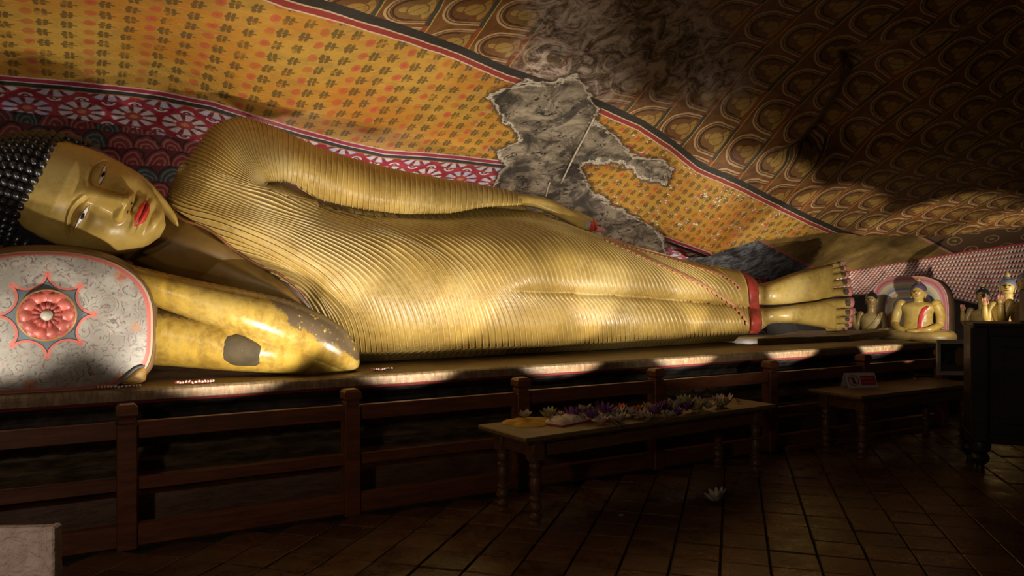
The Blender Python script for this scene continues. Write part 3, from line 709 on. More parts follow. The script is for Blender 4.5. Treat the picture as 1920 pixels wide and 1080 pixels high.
# collar piping along the chest opening
COL = [(313, 378), (339, 409), (378, 424), (407, 441), (446, 474), (487, 498), (526, 515), (560, 543), (577, 566)]
cc = catmull(COL, 60); B().tube(W(cc[:, 0], cc[:, 1], y_robe(cc[:, 0], cc[:, 1]) - .005), .011, 8).build('collar_edge', m_line, st, world=True, smooth=True)

# ---- bare chest and neck inside the collar
lowc = catmull([(300, 470), (330, 500), (380, 522), (440, 540), (500, 556), (555, 580), (600, 610)], 40); uc = catmull([(300, 385)] + COL[1:], 40)
rows = []
for t in np.linspace(0, 1, 12):
    q = uc*(1 - t) + lowc*t; rows.append(W(q[:, 0], q[:, 1], np.interp(np.linspace(0, 1, 40), [0, .25, 1], [6.62, 6.5, 6.33]) - .10*math.sin(PI*t) + .12*(1 - t)))
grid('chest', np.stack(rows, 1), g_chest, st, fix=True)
nk = catmull([W(215, 425, 6.75), W(280, 445, 6.72), W(340, 458, 6.66), W(400, 475, 6.74), W(480, 505, 7.1)], 30); nr = np.interp(np.linspace(0, 1, 30), [0, .3, .6, 1], [.30, .27, .30, .40])
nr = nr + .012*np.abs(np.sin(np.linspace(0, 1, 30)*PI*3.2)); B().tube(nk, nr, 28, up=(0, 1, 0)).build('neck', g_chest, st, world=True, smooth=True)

# ---- lower arm: upper arm lies on the plinth, forearm folds back up under the pillow
def wr(stn, n):
    px = np.repeat(stn[:, 0], n); a = np.tile(2*PI*np.arange(n)/n, len(stn)); top_ = np.cos(a)
    return {'wear': sstep(470, 560, px)*sstep(-.5, .35, top_)*.75 + sstep(560, 650, px)*.22 + sstep(.35, 1, top_)*.42}
station_tube('forearm', [(150, 470, 545, 6.05, .20), (250, 497, 562, 5.98, .19), (300, 509, 578, 5.93, .20), (380, 527, 607, 5.88, .215), (460, 543, 638, 5.84, .23), (540, 562, 668, 5.82, .235), (600, 587, 688, 5.82, .23), (640, 612, 697, 5.83, .20), (660, 634, 697, 5.85, .16), (670, 652, 692, 5.87, .10), (674, 664, 682, 5.88, .03)], g_arm, st, n=28, smooth_n=40, attrs=wr)
station_tube('upper_arm', [(250, 570, 683, 6.12, .24), (292, 574, 685, 6.06, .24), (360, 588, 690, 6.00, .24), (440, 604, 696, 5.94, .24), (520, 622, 702, 5.89, .23), (600, 640, 704, 5.86, .19), (645, 655, 703, 5.86, .13), (662, 665, 698, 5.87, .06)], g_arm, st, n=28, smooth_n=30, attrs=lambda s, n: {'wear': np.repeat(sstep(640, 600, s[:, 0])*0, n) + sstep(.35, .9, np.tile(np.cos(2*PI*np.arange(n)/n), len(s)))*.8*np.repeat(sstep(520, 400, s[:, 0]), n)})
# dark repair patch on the upper arm
pt = [(418, 640), (424, 629), (450, 624), (476, 636), (494, 648), (491, 668), (489, 689), (452, 689), (432, 684), (416, 672)]
def arm_front(px, py):
    a = np.interp(px, [292, 360, 440, 520, 600], [574, 588, 604, 622, 640]); b = np.interp(px, [292, 360, 440, 520, 600], [685, 690, 696, 702, 704]); yc = np.interp(px, [292, 360, 440, 520, 600], [6.06, 6.0, 5.94, 5.89, 5.86]); hd = np.interp(px, [292, 440, 520, 600], [.24, .24, .23, .19])
    c = np.clip(np.abs(py - (a + b)/2)/((b - a)/2), 0, 1); return yc - hd*(1 - c**2.2)**(1/2.2)
pc = np.mean(pt, 0); ring = catmull(pt + [pt[0]], 41)[:-1]; V = []; nr_ = 7
for t in np.linspace(0, 1, nr_):
    q = pc + (ring - pc)*max(t, .02); V.append(W(q[:, 0], q[:, 1], arm_front(q[:, 0], q[:, 1]) - (.006 if t < .99 else -.004)))
grid('repair_patch', np.stack(V, 0), plain('grey_brown_patch', (.055, .038, .016), .8, scale=9), st, cv=True, fix=True)

# ---- hand resting on the hip
station_tube('hand', [(970, 362, 386, 6.68, .085), (1000, 366, 389, 6.72, .09), (1030, 373, 401, 6.76, .11), (1055, 385, 413, 6.79, .12), (1075, 396, 423, 6.81, .115), (1090, 405, 428, 6.82, .10), (1096, 409, 429, 6.82, .06)], g_skin, st, n=22, smooth_n=24)
for k, (y0, dx, dy) in enumerate([(6.76, 0, 0), (6.84, 6, -2), (6.91, 3, -5), (6.97, -6, -8)]):
    f = station_tube('finger', [(1072 + dx*.3, 396 + dy, 420 + dy, y0, .045), (1090 + dx, 405 + dy, 429 + dy, y0, .046), (1104 + dx, 412 + dy, 433 + dy, y0, .044), (1110 + dx, 416 + dy, 434 + dy, y0, .036), (1113 + dx, 420 + dy, 432 + dy, y0, .02)], g_skin, st, n=14, smooth_n=14)
    station_tube('fingertip', [(1106 + dx, 413 + dy, 434 + dy, y0 - .002, .046), (1111 + dx, 416.5 + dy, 434 + dy, y0 - .002, .04), (1114 + dx, 421 + dy, 432 + dy, y0, .02)], m_red, f, n=12, smooth_n=6)
    if k == 0:
        nb = catmull([(1097, 420), (1100, 415), (1106, 414), (1108, 419), (1106, 424), (1100, 425), (1097, 420)], 25)
        NP = np.stack([W(1103 + (nb[:, 0] - 1103)*t, 419.5 + (nb[:, 1] - 419.5)*t, 6.711 + .004*t) for t in (.02, .6, 1)], 0)
        grid('nail', NP, plain('grey_nail', (.36, .36, .38), .25), f, fix=True)
station_tube('thumb', [(1085, 414, 430, 6.93, .05), (1105, 418, 433, 6.93, .05), (1120, 423, 435, 6.92, .045), (1130, 427, 436, 6.92, .035), (1135, 429, 436, 6.92, .02)], m_pink, st, n=14, smooth_n=12)

# ---- feet
def foot(stn, toes, yc):
    station_tube('foot', stn, g_skin, st, n=24, sup=2.6, smooth_n=26)
    for (x0, a0, b0, x1, a1, b1, dy) in toes:
        h0 = (b0 - a0)/2*.0069; L_ = x1 - x0; p = lambda t: (x0 + L_*t, a0 + (a1 - a0)*t, b0 + (b1 - b0)*t)
        mid = lambda t, sq: ((lambda q: (q[0], (q[1] + q[2])/2 - (q[2] - q[1])/2*sq, (q[1] + q[2])/2 + (q[2] - q[1])/2*sq, yc + dy, h0*1.25*sq))(p(t)))
        to = station_tube('toe', [mid(-.25, .9), mid(0, 1), mid(.35, .98), mid(.6, .92), mid(.78, 1.02), mid(.9, .98)], g_skin, st, n=14, smooth_n=16)
        station_tube('toe_tip', [mid(.86, 1.0), mid(.93, 1.05), mid(1.0, .85), mid(1.04, .45), mid(1.05, .1)], m_pink, to, n=14, smooth_n=10)
        q = p(.80); cy = (q[1] + q[2])/2; rx = L_*.115; ry = (q[2] - q[1])*.34; an = np.linspace(0, 2*PI, 20)
        NP = np.stack([W(q[0] + rx*t*np.cos(an), cy + ry*t*np.sin(an), yc + dy - h0*1.3*np.sqrt(1 - (np.sin(an)*t*.60)**2) + (-.004 if t < .9 else .004)) for t in (.02, .5, .85, 1)], 0)
        grid('toenail', NP, m_nail, to, fix=True)
foot([(1404, 531, 573, 6.68, .15), (1425, 531, 572, 6.66, .15), (1445, 527, 572, 6.55, .16), (1480, 514, 571, 6.53, .17), (1520, 503, 567, 6.52, .15), (1550, 497, 561, 6.52, .12), (1562, 497, 559, 6.53, .09)],
     [(1545, 540.5, 557, 1597, 537, 556, -.02), (1546, 527, 541, 1594, 521, 535, -.01), (1547, 515, 528, 1591, 507.5, 519, 0), (1548, 505, 515.5, 1587, 497, 506.5, .01), (1548, 497, 505.5, 1580, 488, 496.5, .02)], 6.53)
foot([(1404, 577, 619, 6.66, .14), (1428, 577, 618, 6.63, .15), (1445, 577, 607, 6.55, .16), (1480, 573, 606, 6.47, .16), (1520, 567, 611, 6.46, .15), (1555, 562, 617, 6.46, .12), (1568, 561, 618, 6.47, .09)],
     [(1552, 561, 580.5, 1600, 557, 577, -.02), (1554, 580, 595.5, 1599, 577, 592, -.01), (1556, 595, 608, 1597, 592, 604.5, 0), (1557, 607.5, 618, 1596, 604, 614, .01), (1557, 615, 623, 1588, 613, 621, .03)], 6.47)

# ---- head
FH = .83                                   # chin to hairline
U0 = np.array([-.925, 0, .38]); L0 = np.array([.38, 0, .925]); tl = math.radians(9)
NF = math.cos(tl)*np.array([0, -1, 0]) + math.sin(tl)*L0; LF = math.cos(tl)*L0 + math.sin(tl)*np.array([0, 1, 0])
CHIN = W(300, 432, 6.12)
def HW(a, v, w):                           # lateral, up, forward -> world (metres)
    a = np.asarray(a, float)[..., None]; v = np.asarray(v, float)[..., None]; w = np.asarray(w, float)[..., None]; return CHIN + a*LF + v*U0 + w*NF
def gs(a, v, ca, cv, ra, rv): return np.exp(-((a - ca)/ra)**2 - ((v - cv)/rv)**2)
def halfw(v): return 1.03*np.interp(v, [-.02, .0, .03, .07, .13, .22, .35, .5, .65, .8, .93, 1.02], [.05, .075, .125, .17, .215, .265, .315, .345, .352, .345, .325, .29])
def face_w(a, v):
    """v in 0..1 of face height, a in metres"""
    A = halfw(v); s = np.clip(np.abs(a)/A, 0, 1)
    dep = np.interp(v, [-.02, .05, .2, .4, .6, .8, 1.02], [.10, .19, .23, .235, .225, .20, .13])
    w = dep*(1 - s**2.3)**.62
    a = a/1.06; am = np.abs(a)
    nh = np.interp(v, [.282, .300, .325, .36, .45, .56, .64, .71], [0, .04, .155, .158, .125, .078, .036, 0])
    nw = np.interp(v, [.29, .34, .40, .55, .68], [.062, .058, .050, .044, .06])
    w = w + nh*np.exp(-(am/nw)**3.2)
    w = w + .070*np.exp(-(((am - .074)/.034)**2 + ((v - .338)/.032)**2)**1.5)
    w = w - .058*gs(am, v, .15, .605, .10, .060) + .058*gs(am, v, .160, .600, .085, .040)
    cv_ = .648 - ((am - .155)/.115)**2*.050; w = w - .016*np.exp(-((v - cv_)/.0075)**2)*sstep(.125, .105, np.abs(am - .155))
    bv = .676 - ((am - .15)/.26)**2*.20; w = w + .020*np.exp(-((v - bv)/.013)**2)*sstep(.02, .06, am)*sstep(.31, .25, am)
    w = w + .020*gs(am, v, .20, .42, .10, .12)
    lip = np.exp(-(am/.115)**4); w = w + lip*(.040*np.exp(-((v - .215)/.022)**2) + .046*np.exp(-((v - .168)/.024)**2)) - .012*lip*np.exp(-((v - .192)/.006)**2)
    w = w - .016*gs(a, v, 0, .265, .02, .03) - .018*gs(a, v, 0, .125, .09, .02) + .035*gs(a, v, 0, .06, .09, .05)
    return w
hd = None
vs = np.concatenate([np.linspace(-.02, .12, 24), np.linspace(.13, .72, 130), np.linspace(.73, 1.02, 30)]); sv_ = np.concatenate([np.linspace(-1, 1, 150)])
Vg, Sg = np.meshgrid(vs, sv_, indexing='ij'); Ag = halfw(Vg)*np.sin(Sg*PI/2)
Wg = face_w(Ag, Vg); P = HW(Ag, Vg*FH, Wg)
def side(sgn, k):                          # cheeks run back to the ears
    A = halfw(vs); return HW(sgn*A*(1 + .02*k - .10*(k > 1)), vs*FH + .02*k, -.13*k*np.ones_like(vs))
P = np.concatenate([np.stack([side(-1, 3), side(-1, 2), side(-1, 1)], 1), P, np.stack([side(1, 1), side(1, 2), side(1, 3)], 1)], 1)
chinrow = [P[0] + (-NF*.10*k + U0*.03*k*k)[None] for k in (3, 2, 1)]
P = np.concatenate([np.stack(chinrow, 0), P], 0)
face = grid('face', P, g_skin, st, fix=True)
def on_face(name, poly, m, lift, n=60, rings=8, dome=0.):
    c = np.mean(poly, 0); r = catmull(list(poly) + [poly[0]], n + 1)[:-1]; rows = []
    for t in np.linspace(0, 1, rings):
        q = c + (r - c)*max(t, .01); lf = lift + dome*(1 - t*t) - (.012 if t > .99 else 0)
        rows.append(HW(q[:, 0], q[:, 1]*FH, face_w(q[:, 0], q[:, 1]) + lf))
    return grid(name, np.stack(rows, 0), m, face, cv=True, fix=True)
for s in (-1, 1):
    lid = [(.070, .574), (.105, .586), (.15, .594), (.20, .597), (.248, .594), (.20, .580), (.15, .567), (.105, .564)]
    on_face('eye_outline', [(1.06*s*(a + (.012 if a > .16 else -.010)), v + (.008 if v > .586 else -.007)) for a, v in lid], m_line, .002)
    on_face('eye_white', [(1.06*s*a, v) for a, v in lid], m_white, .005)
    on_face('pupil', [(1.06*s*(.155 + .028*math.cos(t)), .5805 + .0130*math.sin(t)) for t in np.linspace(0, 2*PI, 14, endpoint=False)], m_black, .009, 30, 5)
on_face('upper_lip', [(-.115, .207), (-.08, .222), (-.035, .242), (0, .231), (.035, .242), (.08, .222), (.115, .207), (.06, .200), (0, .193), (-.06, .200)], m_red, .006, 60, 8, .008)
on_face('lower_lip', [(-.108, .204), (-.06, .196), (0, .188), (.06, .196), (.108, .204), (.08, .168), (.04, .148), (0, .143), (-.04, .148), (-.08, .168)], m_red, .006, 60, 8, .012)
for s in (-1, 1): on_face('nostril', [(s*(.034 + .016*math.cos(t)), .297 + .007*math.sin(t)) for t in np.linspace(0, 2*PI, 10, endpoint=False)], m_black, .004, 20, 4)
# ears: long lobes
for s in (-1, 1):
    ep = [HW(s*.36, .58*FH, -.18), HW(s*.37, .45*FH, -.20), HW(s*.345, .30*FH, -.20), HW(s*.285, .14*FH, -.19)] + ([HW(.19, -.04*FH, -.17), HW(.12, -.13*FH, -.13)] if s > 0 else [HW(-.26, .08*FH, -.20)])
    ec = catmull(ep, 26); er = np.interp(np.linspace(0, 1, 26), [0, .12, .4, .7, .9, 1], [.03, .085, .085, .075, .06, .01])
    B().tube(ec, er, 16, flat=.45, up=tuple(NF)).build('ear', g_skin, st, world=True, smooth=True)
# skull and curls
SC = (0, .62, -.30); SR = (.455, .60, .46)
def skull(a, b_):                          # a around, b from crown
    return None
hv = []; n1_, n2_ = 40, 28
th = np.linspace(0, PI, n2_); ph = np.linspace(0, 2*PI, n1_, endpoint=False); TH, PHI = np.meshgrid(th, ph, indexing='ij')
HPs = HW(SC[0] + SR[0]*np.sin(TH)*np.cos(PHI), SC[1] + SR[1]*np.cos(TH), SC[2] + SR[2]*np.sin(TH)*np.sin(PHI))
hair = grid('hair', HPs, m_hair, st, cv=True, fix=True)
cu = B(); cu.lathe([(.034, -.014), (.0345, .005), (.030, .018), (.021, .030), (.010, .040), (.002, .046)], n=9); cu_me = None; nc = 0
rows_ = 25
for i in range(1, rows_):
    t = PI*i/rows_*.74; ncirc = max(4, int(2*PI*math.sin(t)*.50/.068))
    for k in range(ncirc):
        p_ = 2*PI*(k + .5*(i % 2))/ncirc
        la, lu, lw = math.sin(t)*math.cos(p_), math.cos(t), math.sin(t)*math.sin(p_)
        a, v, w = SC[0] + SR[0]*la, SC[1] + SR[1]*lu, SC[2] + SR[2]*lw
        if lw < -.45: continue
        if v < .985*FH and w > -.07: continue
        if v < .45*FH: continue
        nrm = (LF*la/SR[0] + U0*lu/SR[1] + NF*lw/SR[2]); nrm /= np.linalg.norm(nrm)
        pos = HW(a, v, w)
        if nc >= 298: break
        nc += 1
        if cu_me is None: o = cu.build('hair_curl', m_hair, hair, world=False, smooth=True); cu_me = o.data
        else: o = bpy.data.objects.new('hair_curl', cu_me); C.objects.link(o); o.parent = hair
        o.location = Vector(pos - ORG[st.name]); o.rotation_euler = Vector(nrm).to_track_quat('Z', 'Y').to_euler()
print('curls', nc)

# ================================================================ the pillow under the head
def pillow_face_mat():
    m = M('pillow_painting', .5, 0, .45); X = m.attr('px'); Z = m.attr('pz'); p = m.geo()
    r = (X*X + Z*Z).sqrt(); th = Z.atan2(X)
    n = m.noise(p, 7, 4, .6, 2.2); n2 = m.noise(p, 24, 4, .6, 1.5); n3 = m.noise(p, 6, 5)
    c = m.mix(n3.ss(.35, .65), (.25, .235, .21), (.40, .38, .345))
    PV = m.comb(X, Z, 0.0); dv = m.noise(PV, 5, 2, .5, color=True)
    add = m.nt.nodes.new('ShaderNodeVectorMath'); add.operation = 'MULTIPLY_ADD'; m.nt.links.new(dv.k, add.inputs[0]); add.inputs[1].default_value = (.10, .10, 0); m.nt.links.new(PV.k, add.inputs[2]); PD = E(m.nt, add.outputs[0])
    v1 = m.voro(PD, 9.0); sp1 = (v1*24.0 + n*22.0).sin()                                   # curling tendrils round scattered centres
    c = m.mix(sp1.ss(.55, .95)*m.noise(PV, 16, 3, .6).ss(.40, .55)*.95, c, (.14, .105, .11))
    v2 = m.voro(PD, 17.0); c = m.mix((v2*16.0 + n2*20.0).sin().ss(.70, .95)*m.noise(PV, 21, 3, .6).ss(.42, .56)*.8, c, (.33, .20, .16))
    v3 = m.voro(PV, 4.6); fl_ = (v3 + (n2 - .5)*.35)
    c = m.mix(fl_.ss(.24, .14)*n2.ss(.3, .55)*.85, c, (.46, .20, .10)); c = m.mix(fl_.ss(.10, .06)*.6, c, (.36, .06, .05))
    f = ((th/(PI/4)).fract() - .5)*(PI/4); lx = f.cos()*r; lz = f.sin()*r            # lobes sit between the star points
    ld = ((lx - .262)*(lx - .262)*1.5 + lz*lz).sqrt()
    star = (ld - .105).ss(-.002, .002)*r.ss(.268, .260)
    c = m.mix((ld - .099).abs().ss(.016, .011)*r.ss(.285, .265), c, (.60, .16, .13))
    c = m.mix(star, c, m.mix(n3.ss(.3, .7), (.09, .115, .135), (.15, .19, .21)))
    c = m.mix((ld - .106).abs().ss(.004, .002)*r.ss(.28, .26), c, (.03, .03, .035))
    e = m.attr('edge'); c = m.mix(e.ss(.925, .935), c, (.55, .15, .13)); c = m.mix(e.ss(.968, .974), c, (.52, .40, .30))
    m.col(c); m.bump(n*.6 + n2*.4, .15, .01); return m.m
pw = thing('painted_pillow', 'large round-ended pillow painted with scrolls and a red lotus under the gilded head', 'pillow', (-.19, 5.9, .93))
PCX, PCZ, PHW, PHH = -.19, 1.385, .615, .455
an = np.linspace(0, 2*PI, 120, endpoint=False)
def po(t, e=1., gx=0, gz=0):
    c, s_ = np.cos(t), np.sin(t); ex = np.where(s_ < 0, 4.2, 2.35)
    k = (np.abs(c)**ex + np.abs(s_)**ex)**(-1/ex); return PCX + (PHW + gx)*e*k*c, PCZ + (PHH + gz)*e*k*s_
rows = []; pxa, pza, eda = [], [], []
es = np.concatenate([np.linspace(.01, .9, 26), np.linspace(.915, 1, 12)])
for e in es:
    X_, Z_ = po(an, e); yb = 5.70 - .10*math.sqrt(max(0, 1 - e**2.4)) + 0; rows.append(np.stack([X_, np.full_like(X_, yb), Z_], 1)); pxa.append(X_ - PCX); pza.append(Z_ - PCZ - .045); eda.append(np.full_like(X_, e))
grid('end_panel', np.stack(rows, 0), pillow_face_mat(), pw, cv=True, attrs={'px': pxa, 'pz': pza, 'edge': eda}, fix=True)
m_case = plain('pillow_side_brown', (.20, .115, .055), .5, scale=4)
rows = []
for yb, g in ((5.69, 0), (5.715, .015), (5.74, .018), (5.77, .012), (5.80, .0), (5.83, .03), (5.95, .05), (6.3, .05), (6.7, .03), (6.9, -.06), (6.95, -.3)):
    X_, Z_ = po(an, 1, g, g); Z_ = np.maximum(Z_, .932); rows.append(np.stack([X_, np.full_like(X_, yb), Z_], 1))
grid('bolster', np.stack(rows, 0), m_case, pw, cv=True, fix=True)
# carved corner leaf
lf = [(222, 720), (234, 709), (247, 697), (262, 689), (272, 690), (273, 712), (255, 719)]
lc = np.mean(lf, 0); lr = catmull(lf + [lf[0]], 41)[:-1]
grid('corner_leaf', np.stack([W(lc[0] + (lr[:, 0] - lc[0])*t, lc[1] + (lr[:, 1] - lc[1])*t, 5.645 - .03*(1 - t*t) + (.05 if t > .99 else 0)) for t in (.02, .4, .7, .9, 1, 1)], 0), plain('ochre_leaf', (.34, .20, .05), .5, scale=30), pw, cv=True, fix=True)
lr2 = catmull([(205, 727), (225, 717), (240, 703), (256, 690), (272, 686)], 30)
B().tube(W(lr2[:, 0], lr2[:, 1], 5.64), np.interp(np.linspace(0, 1, 30), [0, .5, 1], [.006, .013, .008]), 8).build('leaf_rim', plain('leaf_rim_grey', (.10, .09, .10), .5), pw, world=True, smooth=True)
# lotus medallion in relief
mc = (PCX, 5.592, PCZ + .045)
med = B(); med.lathe([(.165, 0), (.165, .018), (.158, .026), (.15, .022), (.10, .018), (.02, .02)], n=40)
Mr = Matrix.Rotation(PI/2, 4, 'X')
def facing(b): b.v = [tuple(Mr @ Vector(v)) for v in b.v]; b.v = [(v[0] + mc[0], v[1] + mc[1], v[2] + mc[2]) for v in b.v]; return b
md = facing(med).build('lotus_disc', plain('medallion_ochre', (.42, .20, .08), .45), pw, world=True, smooth=True)
m_pet = plain('lotus_red', (.54, .13, .105), .42, var=.3, scale=18); m_pet2 = plain('lotus_dark_red', (.42, .09, .075), .42, var=.3, scale=18)
def petals(n, r0, r1, wd_, h, m, ph=0.):
    for k in range(n):
        a = 2*PI*k/n + ph; b = B(); nn, mm = 9, 7; V = []
        for i in range(nn):
            t = i/(nn - 1); r = r0 + (r1 - r0)*t; hw = wd_*min(1, .55 + .9*t)*math.sqrt(max(0, 1 - max(0, (t - .55)/.45)**2.2)) + .002
            for j in range(mm):
                s_ = j/(mm - 1)*2 - 1; zz = .02 + h*(1 - s_*s_*.75)*math.sin(PI*(.1 + .75*t)) + .004*abs(s_)**3
                x0, y0 = r, s_*hw; V.append((x0*math.cos(a) - y0*math.sin(a), x0*math.sin(a) + y0*math.cos(a), zz))
        b.add(V, gridf(nn, mm)); facing(b).build('lotus_petal', m, md, world=True, smooth=True)
petals(10, .072, .147, .041, .024, m_pet); petals(10, .09, .156, .036, .012, m_pet2, PI/10); petals(14, .026, .085, .019, .034, m_pet2, .1)
b = B(); b.lathe([(.034, .03), (.034, .05), (.028, .06), (.012, .066), (.002, .067)], n=18); facing(b).build('lotus_boss', plain('boss_white', (.55, .50, .42), .35), md, world=True, smooth=True)

# ================================================================ wooden furniture
def wood(name, a=(.115, .042, .016), b=(.06, .020, .008), rough=.42):
    m = M(name, rough, 0, .5); p = m.coord('Object'); n = m.noise(m.scaled(p, 1.2, 9, 9), 3, 5, .6, .6); n2 = m.noise(p, 2, 4)
    c = m.mix(n.ss(.3, .7), b, a); c = m.mix(n2.ss(.5, .75)*.4, c, tuple(v*.6 for v in b)); m.col(c); m.bump(n, .25, .004); m.set('Roughness', n2.ss(.2, .8)*.2 + rough - .08); return m.m
w_rail = wood('dark_red_wood', (.16, .050, .020), (.09, .027, .011)); w_tab = wood('table_wood', (.14, .060, .022), (.075, .028, .011)); w_top = wood('table_top_wood', (.17, .105, .045), (.10, .058, .022), .5); w_black = wood('near_black_wood', (.022, .014, .010), (.012, .008, .006), .38)

rl = thing('wooden_railing', 'dark wooden post-and-rail barrier in front of the long plinth', 'railing', (3.7, 5.21, 0))
RYc = 5.21; POSTS = [-1.18, .24, 1.65, 3.04, 4.43, 5.87, 7.30, 8.72]
def cap_prof(b, x):
    b.box((x, RYc, .80), (.088, .088, .07), bev=.006)
for x in POSTS:
    b = B().box((x, RYc, .385), (.112, .112, .77), bev=.006); b.box((x, RYc, .785), (.095, .095, .03), bev=.004)
    po_ = b.build('post', w_rail, rl, world=True)
    c = B(); r = .058
    V = []; prof_c = [(.036, .79), (.040, .805), (.060, .825), (.060, .868), (.044, .886), (.040, .888)]
    for rr, z in prof_c:
        for sx, sy in ((-1, -1), (1, -1), (1, 1), (-1, 1)): V.append((x + rr*sx, RYc + rr*sy, z))
    Fc = [(0, 1, 2, 3)] + [(i*4 + k, i*4 + (k+1) % 4, (i+1)*4 + (k+1) % 4, (i+1)*4 + k) for i in range(5) for k in range(4)] + [(20, 21, 22, 23)]
    c.add(V, Fc); c.build('post_cap', w_rail, po_, world=True)
for i, (x0, x1) in enumerate(zip(POSTS[:-1], POSTS[1:])):
    L_ = x1 - x0 - .108; xm = (x0 + x1)/2; dz = random.gauss(0, .003)
    B().box((xm, RYc, .725 + dz), (L_, .055, .105), bev=.004).build('top_rail', w_rail, rl, world=True)
    B().box((xm, RYc, .395 + dz), (L_, .05, .075), bev=.004).build('middle_rail', w_rail, rl, world=True)
    B().box((xm, RYc, .085), (L_, .075, .13), bev=.004).build('bottom_rail', w_rail, rl, world=True)
pk = B().box((7.1, 5.10, .03), (2.3, .07, .045), rot=Euler((0, 0, .0)), bev=.004).build('loose_plank', w_rail)
tag(pk, 'long narrow plank lying on the tiles along the railing under the sign table', 'plank')

def turned_leg(b, x, y, h, r=.045, n=16):
    P_ = [(.9, 0), (1.0, .01), (.8, .03), (.62, .045), (.95, .075), (1.0, .10), (.72, .125), (.66, .15), (.95, .175), (1.05, .21), (.92, .25), (.62, .28), (.95, .30), (.95, .32), (.66, .34), (.78, .42), (.95, .48), (.80, .53), (.68, .56), (.98, .58), (.98, .60), (.70, .62), (.86, .66), (.95, .70), (.75, .73), (1.05, .75), (1.05, .765)]
    b.lathe([(r*a, h*z) for a, z in P_], (x, y, 0), n); b.box((x, y, h*.885), (r*2.1, r*2.1, h*.235), bev=.004); return b
def table(name, label, c, rot, L_, Wd, h, tw=w_tab, overhang=.10):
    t = thing(name, label, 'table', (c[0], c[1], 0), rot)
    B().box((0, 0, h - .016), (L_, Wd, .032), bev=.006).build('table_top', w_top, t); 
    B().box((0, 0, h - .040), (L_ - .05, Wd - .05, .018), bev=.004).build('top_moulding', tw, t)
    ix, iy = L_/2 - overhang - .05, Wd/2 - .10
    for sx in (-1, 1):
        for sy in (-1, 1): auto_smooth(turned_leg(B(), sx*ix, sy*iy, h - .045).build('leg', tw, t), 40)
    for sy in (-1, 1): B().box((0, sy*iy, h - .105), (2*ix - .09, .03, .11), bev=.003).build('apron', tw, t)
    for sx in (-1, 1): B().box((sx*ix, 0, h - .105), (.03, 2*iy - .09, .11), bev=.003).build('apron', tw, t)
    return t
T1C = np.array([3.80, 4.67]); T1R = math.radians(4.5); T1H = .615
table('offering_table', 'long narrow wooden table with turned legs, strewn with flower offerings', T1C, T1R, 2.60, .60, T1H)
T2C = np.array([7.20, 4.76]); T2R = 0.0; T2H = .605
table('sign_table', 'small dark wooden table with turned legs carrying the red prohibition sign', T2C, T2R, 1.95, .60, T2H)

# ---- flowers on the offering table
def petal_flower(name, label, n_rings, L_, wd_, mats_, group, closed=.6, center=None):
    t = thing(name, label, 'flower', group=group)
    for ri, (n, tilt, sc) in enumerate(n_rings):
        for k in range(n):
            a = 2*PI*k/n + ri*.4 + random.uniform(-.12, .12); tt = tilt + random.uniform(-.15, .15); V = []; nn = 6
            for i in range(nn):
                s_ = i/(nn - 1); ang = tt + closed*s_*s_; rr = L_*sc*(s_*math.cos(tt) + .02) * (1 - .12*closed*s_); zz = L_*sc*(math.sin(ang)*s_) + .008
                hw = wd_*sc*math.sin(PI*(.10 + .86*s_))
                for j in (-1, 0, 1):
                    V.append((rr*math.cos(a) - j*hw*math.sin(a), rr*math.sin(a) + j*hw*math.cos(a), zz + abs(j)*hw*.35))
            Fc = [tuple(f) for f in gridf(nn, 3)]; m0 = len(V); V2 = V + [(x, y, z - .0025) for x, y, z in V]; Fc2 = Fc + [tuple(m0 + i for i in f[::-1]) for f in Fc]
            mk('petal', V2, Fc2, mats_[ri % len(mats_)], t, world=False)
    B().ell((0, 0, .014), (.014, .014, .016), nu=8, nv=6).build('flower_centre', center or m_yc, t, smooth=True)
    return t
m_yc = plain('pollen_yellow', (.55, .33, .04), .6); m_purp = plain('purple_petal', (.17, .045, .22), .5); m_purp2 = plain('violet_petal', (.24, .10, .30), .5); m_cream = plain('cream_petal', (.44, .38, .27), .55); m_wht = plain('white_petal', (.46, .42, .38), .55); m_pnk = plain('pinkish_petal', (.58, .38, .36), .55); m_org = plain('orange_petal', (.60, .14, .04), .5); m_ygr = plain('yellow_green_petal', (.50, .46, .14), .55)
TM = Matrix.Translation((T1C[0], T1C[1], 0)) @ Matrix.Rotation(T1R, 4, 'Z')
def tpos(px, py, dz=0.):                  # point of the table top seen at a pixel
    return WZ(px, py, T1H + dz)
def put(o, px, py, dz=.002, s=1., tilt=.5):
    p = tpos(px, py + 3, dz); o.location = (p[0], p[1], T1H + dz); o.rotation_euler = (random.uniform(-tilt, tilt)*.7, random.uniform(-tilt, tilt)*.7, random.uniform(0, 6.28)); s *= 1.0; o.scale = (s, s, s)
LILY = [(7, .35, 1.0), (7, .85, .9), (5, 1.2, .7)]; FRAN = [(5, .45, 1.0)]; DAIS = [(9, .25, 1.0), (6, .7, .7)]
proto = {}
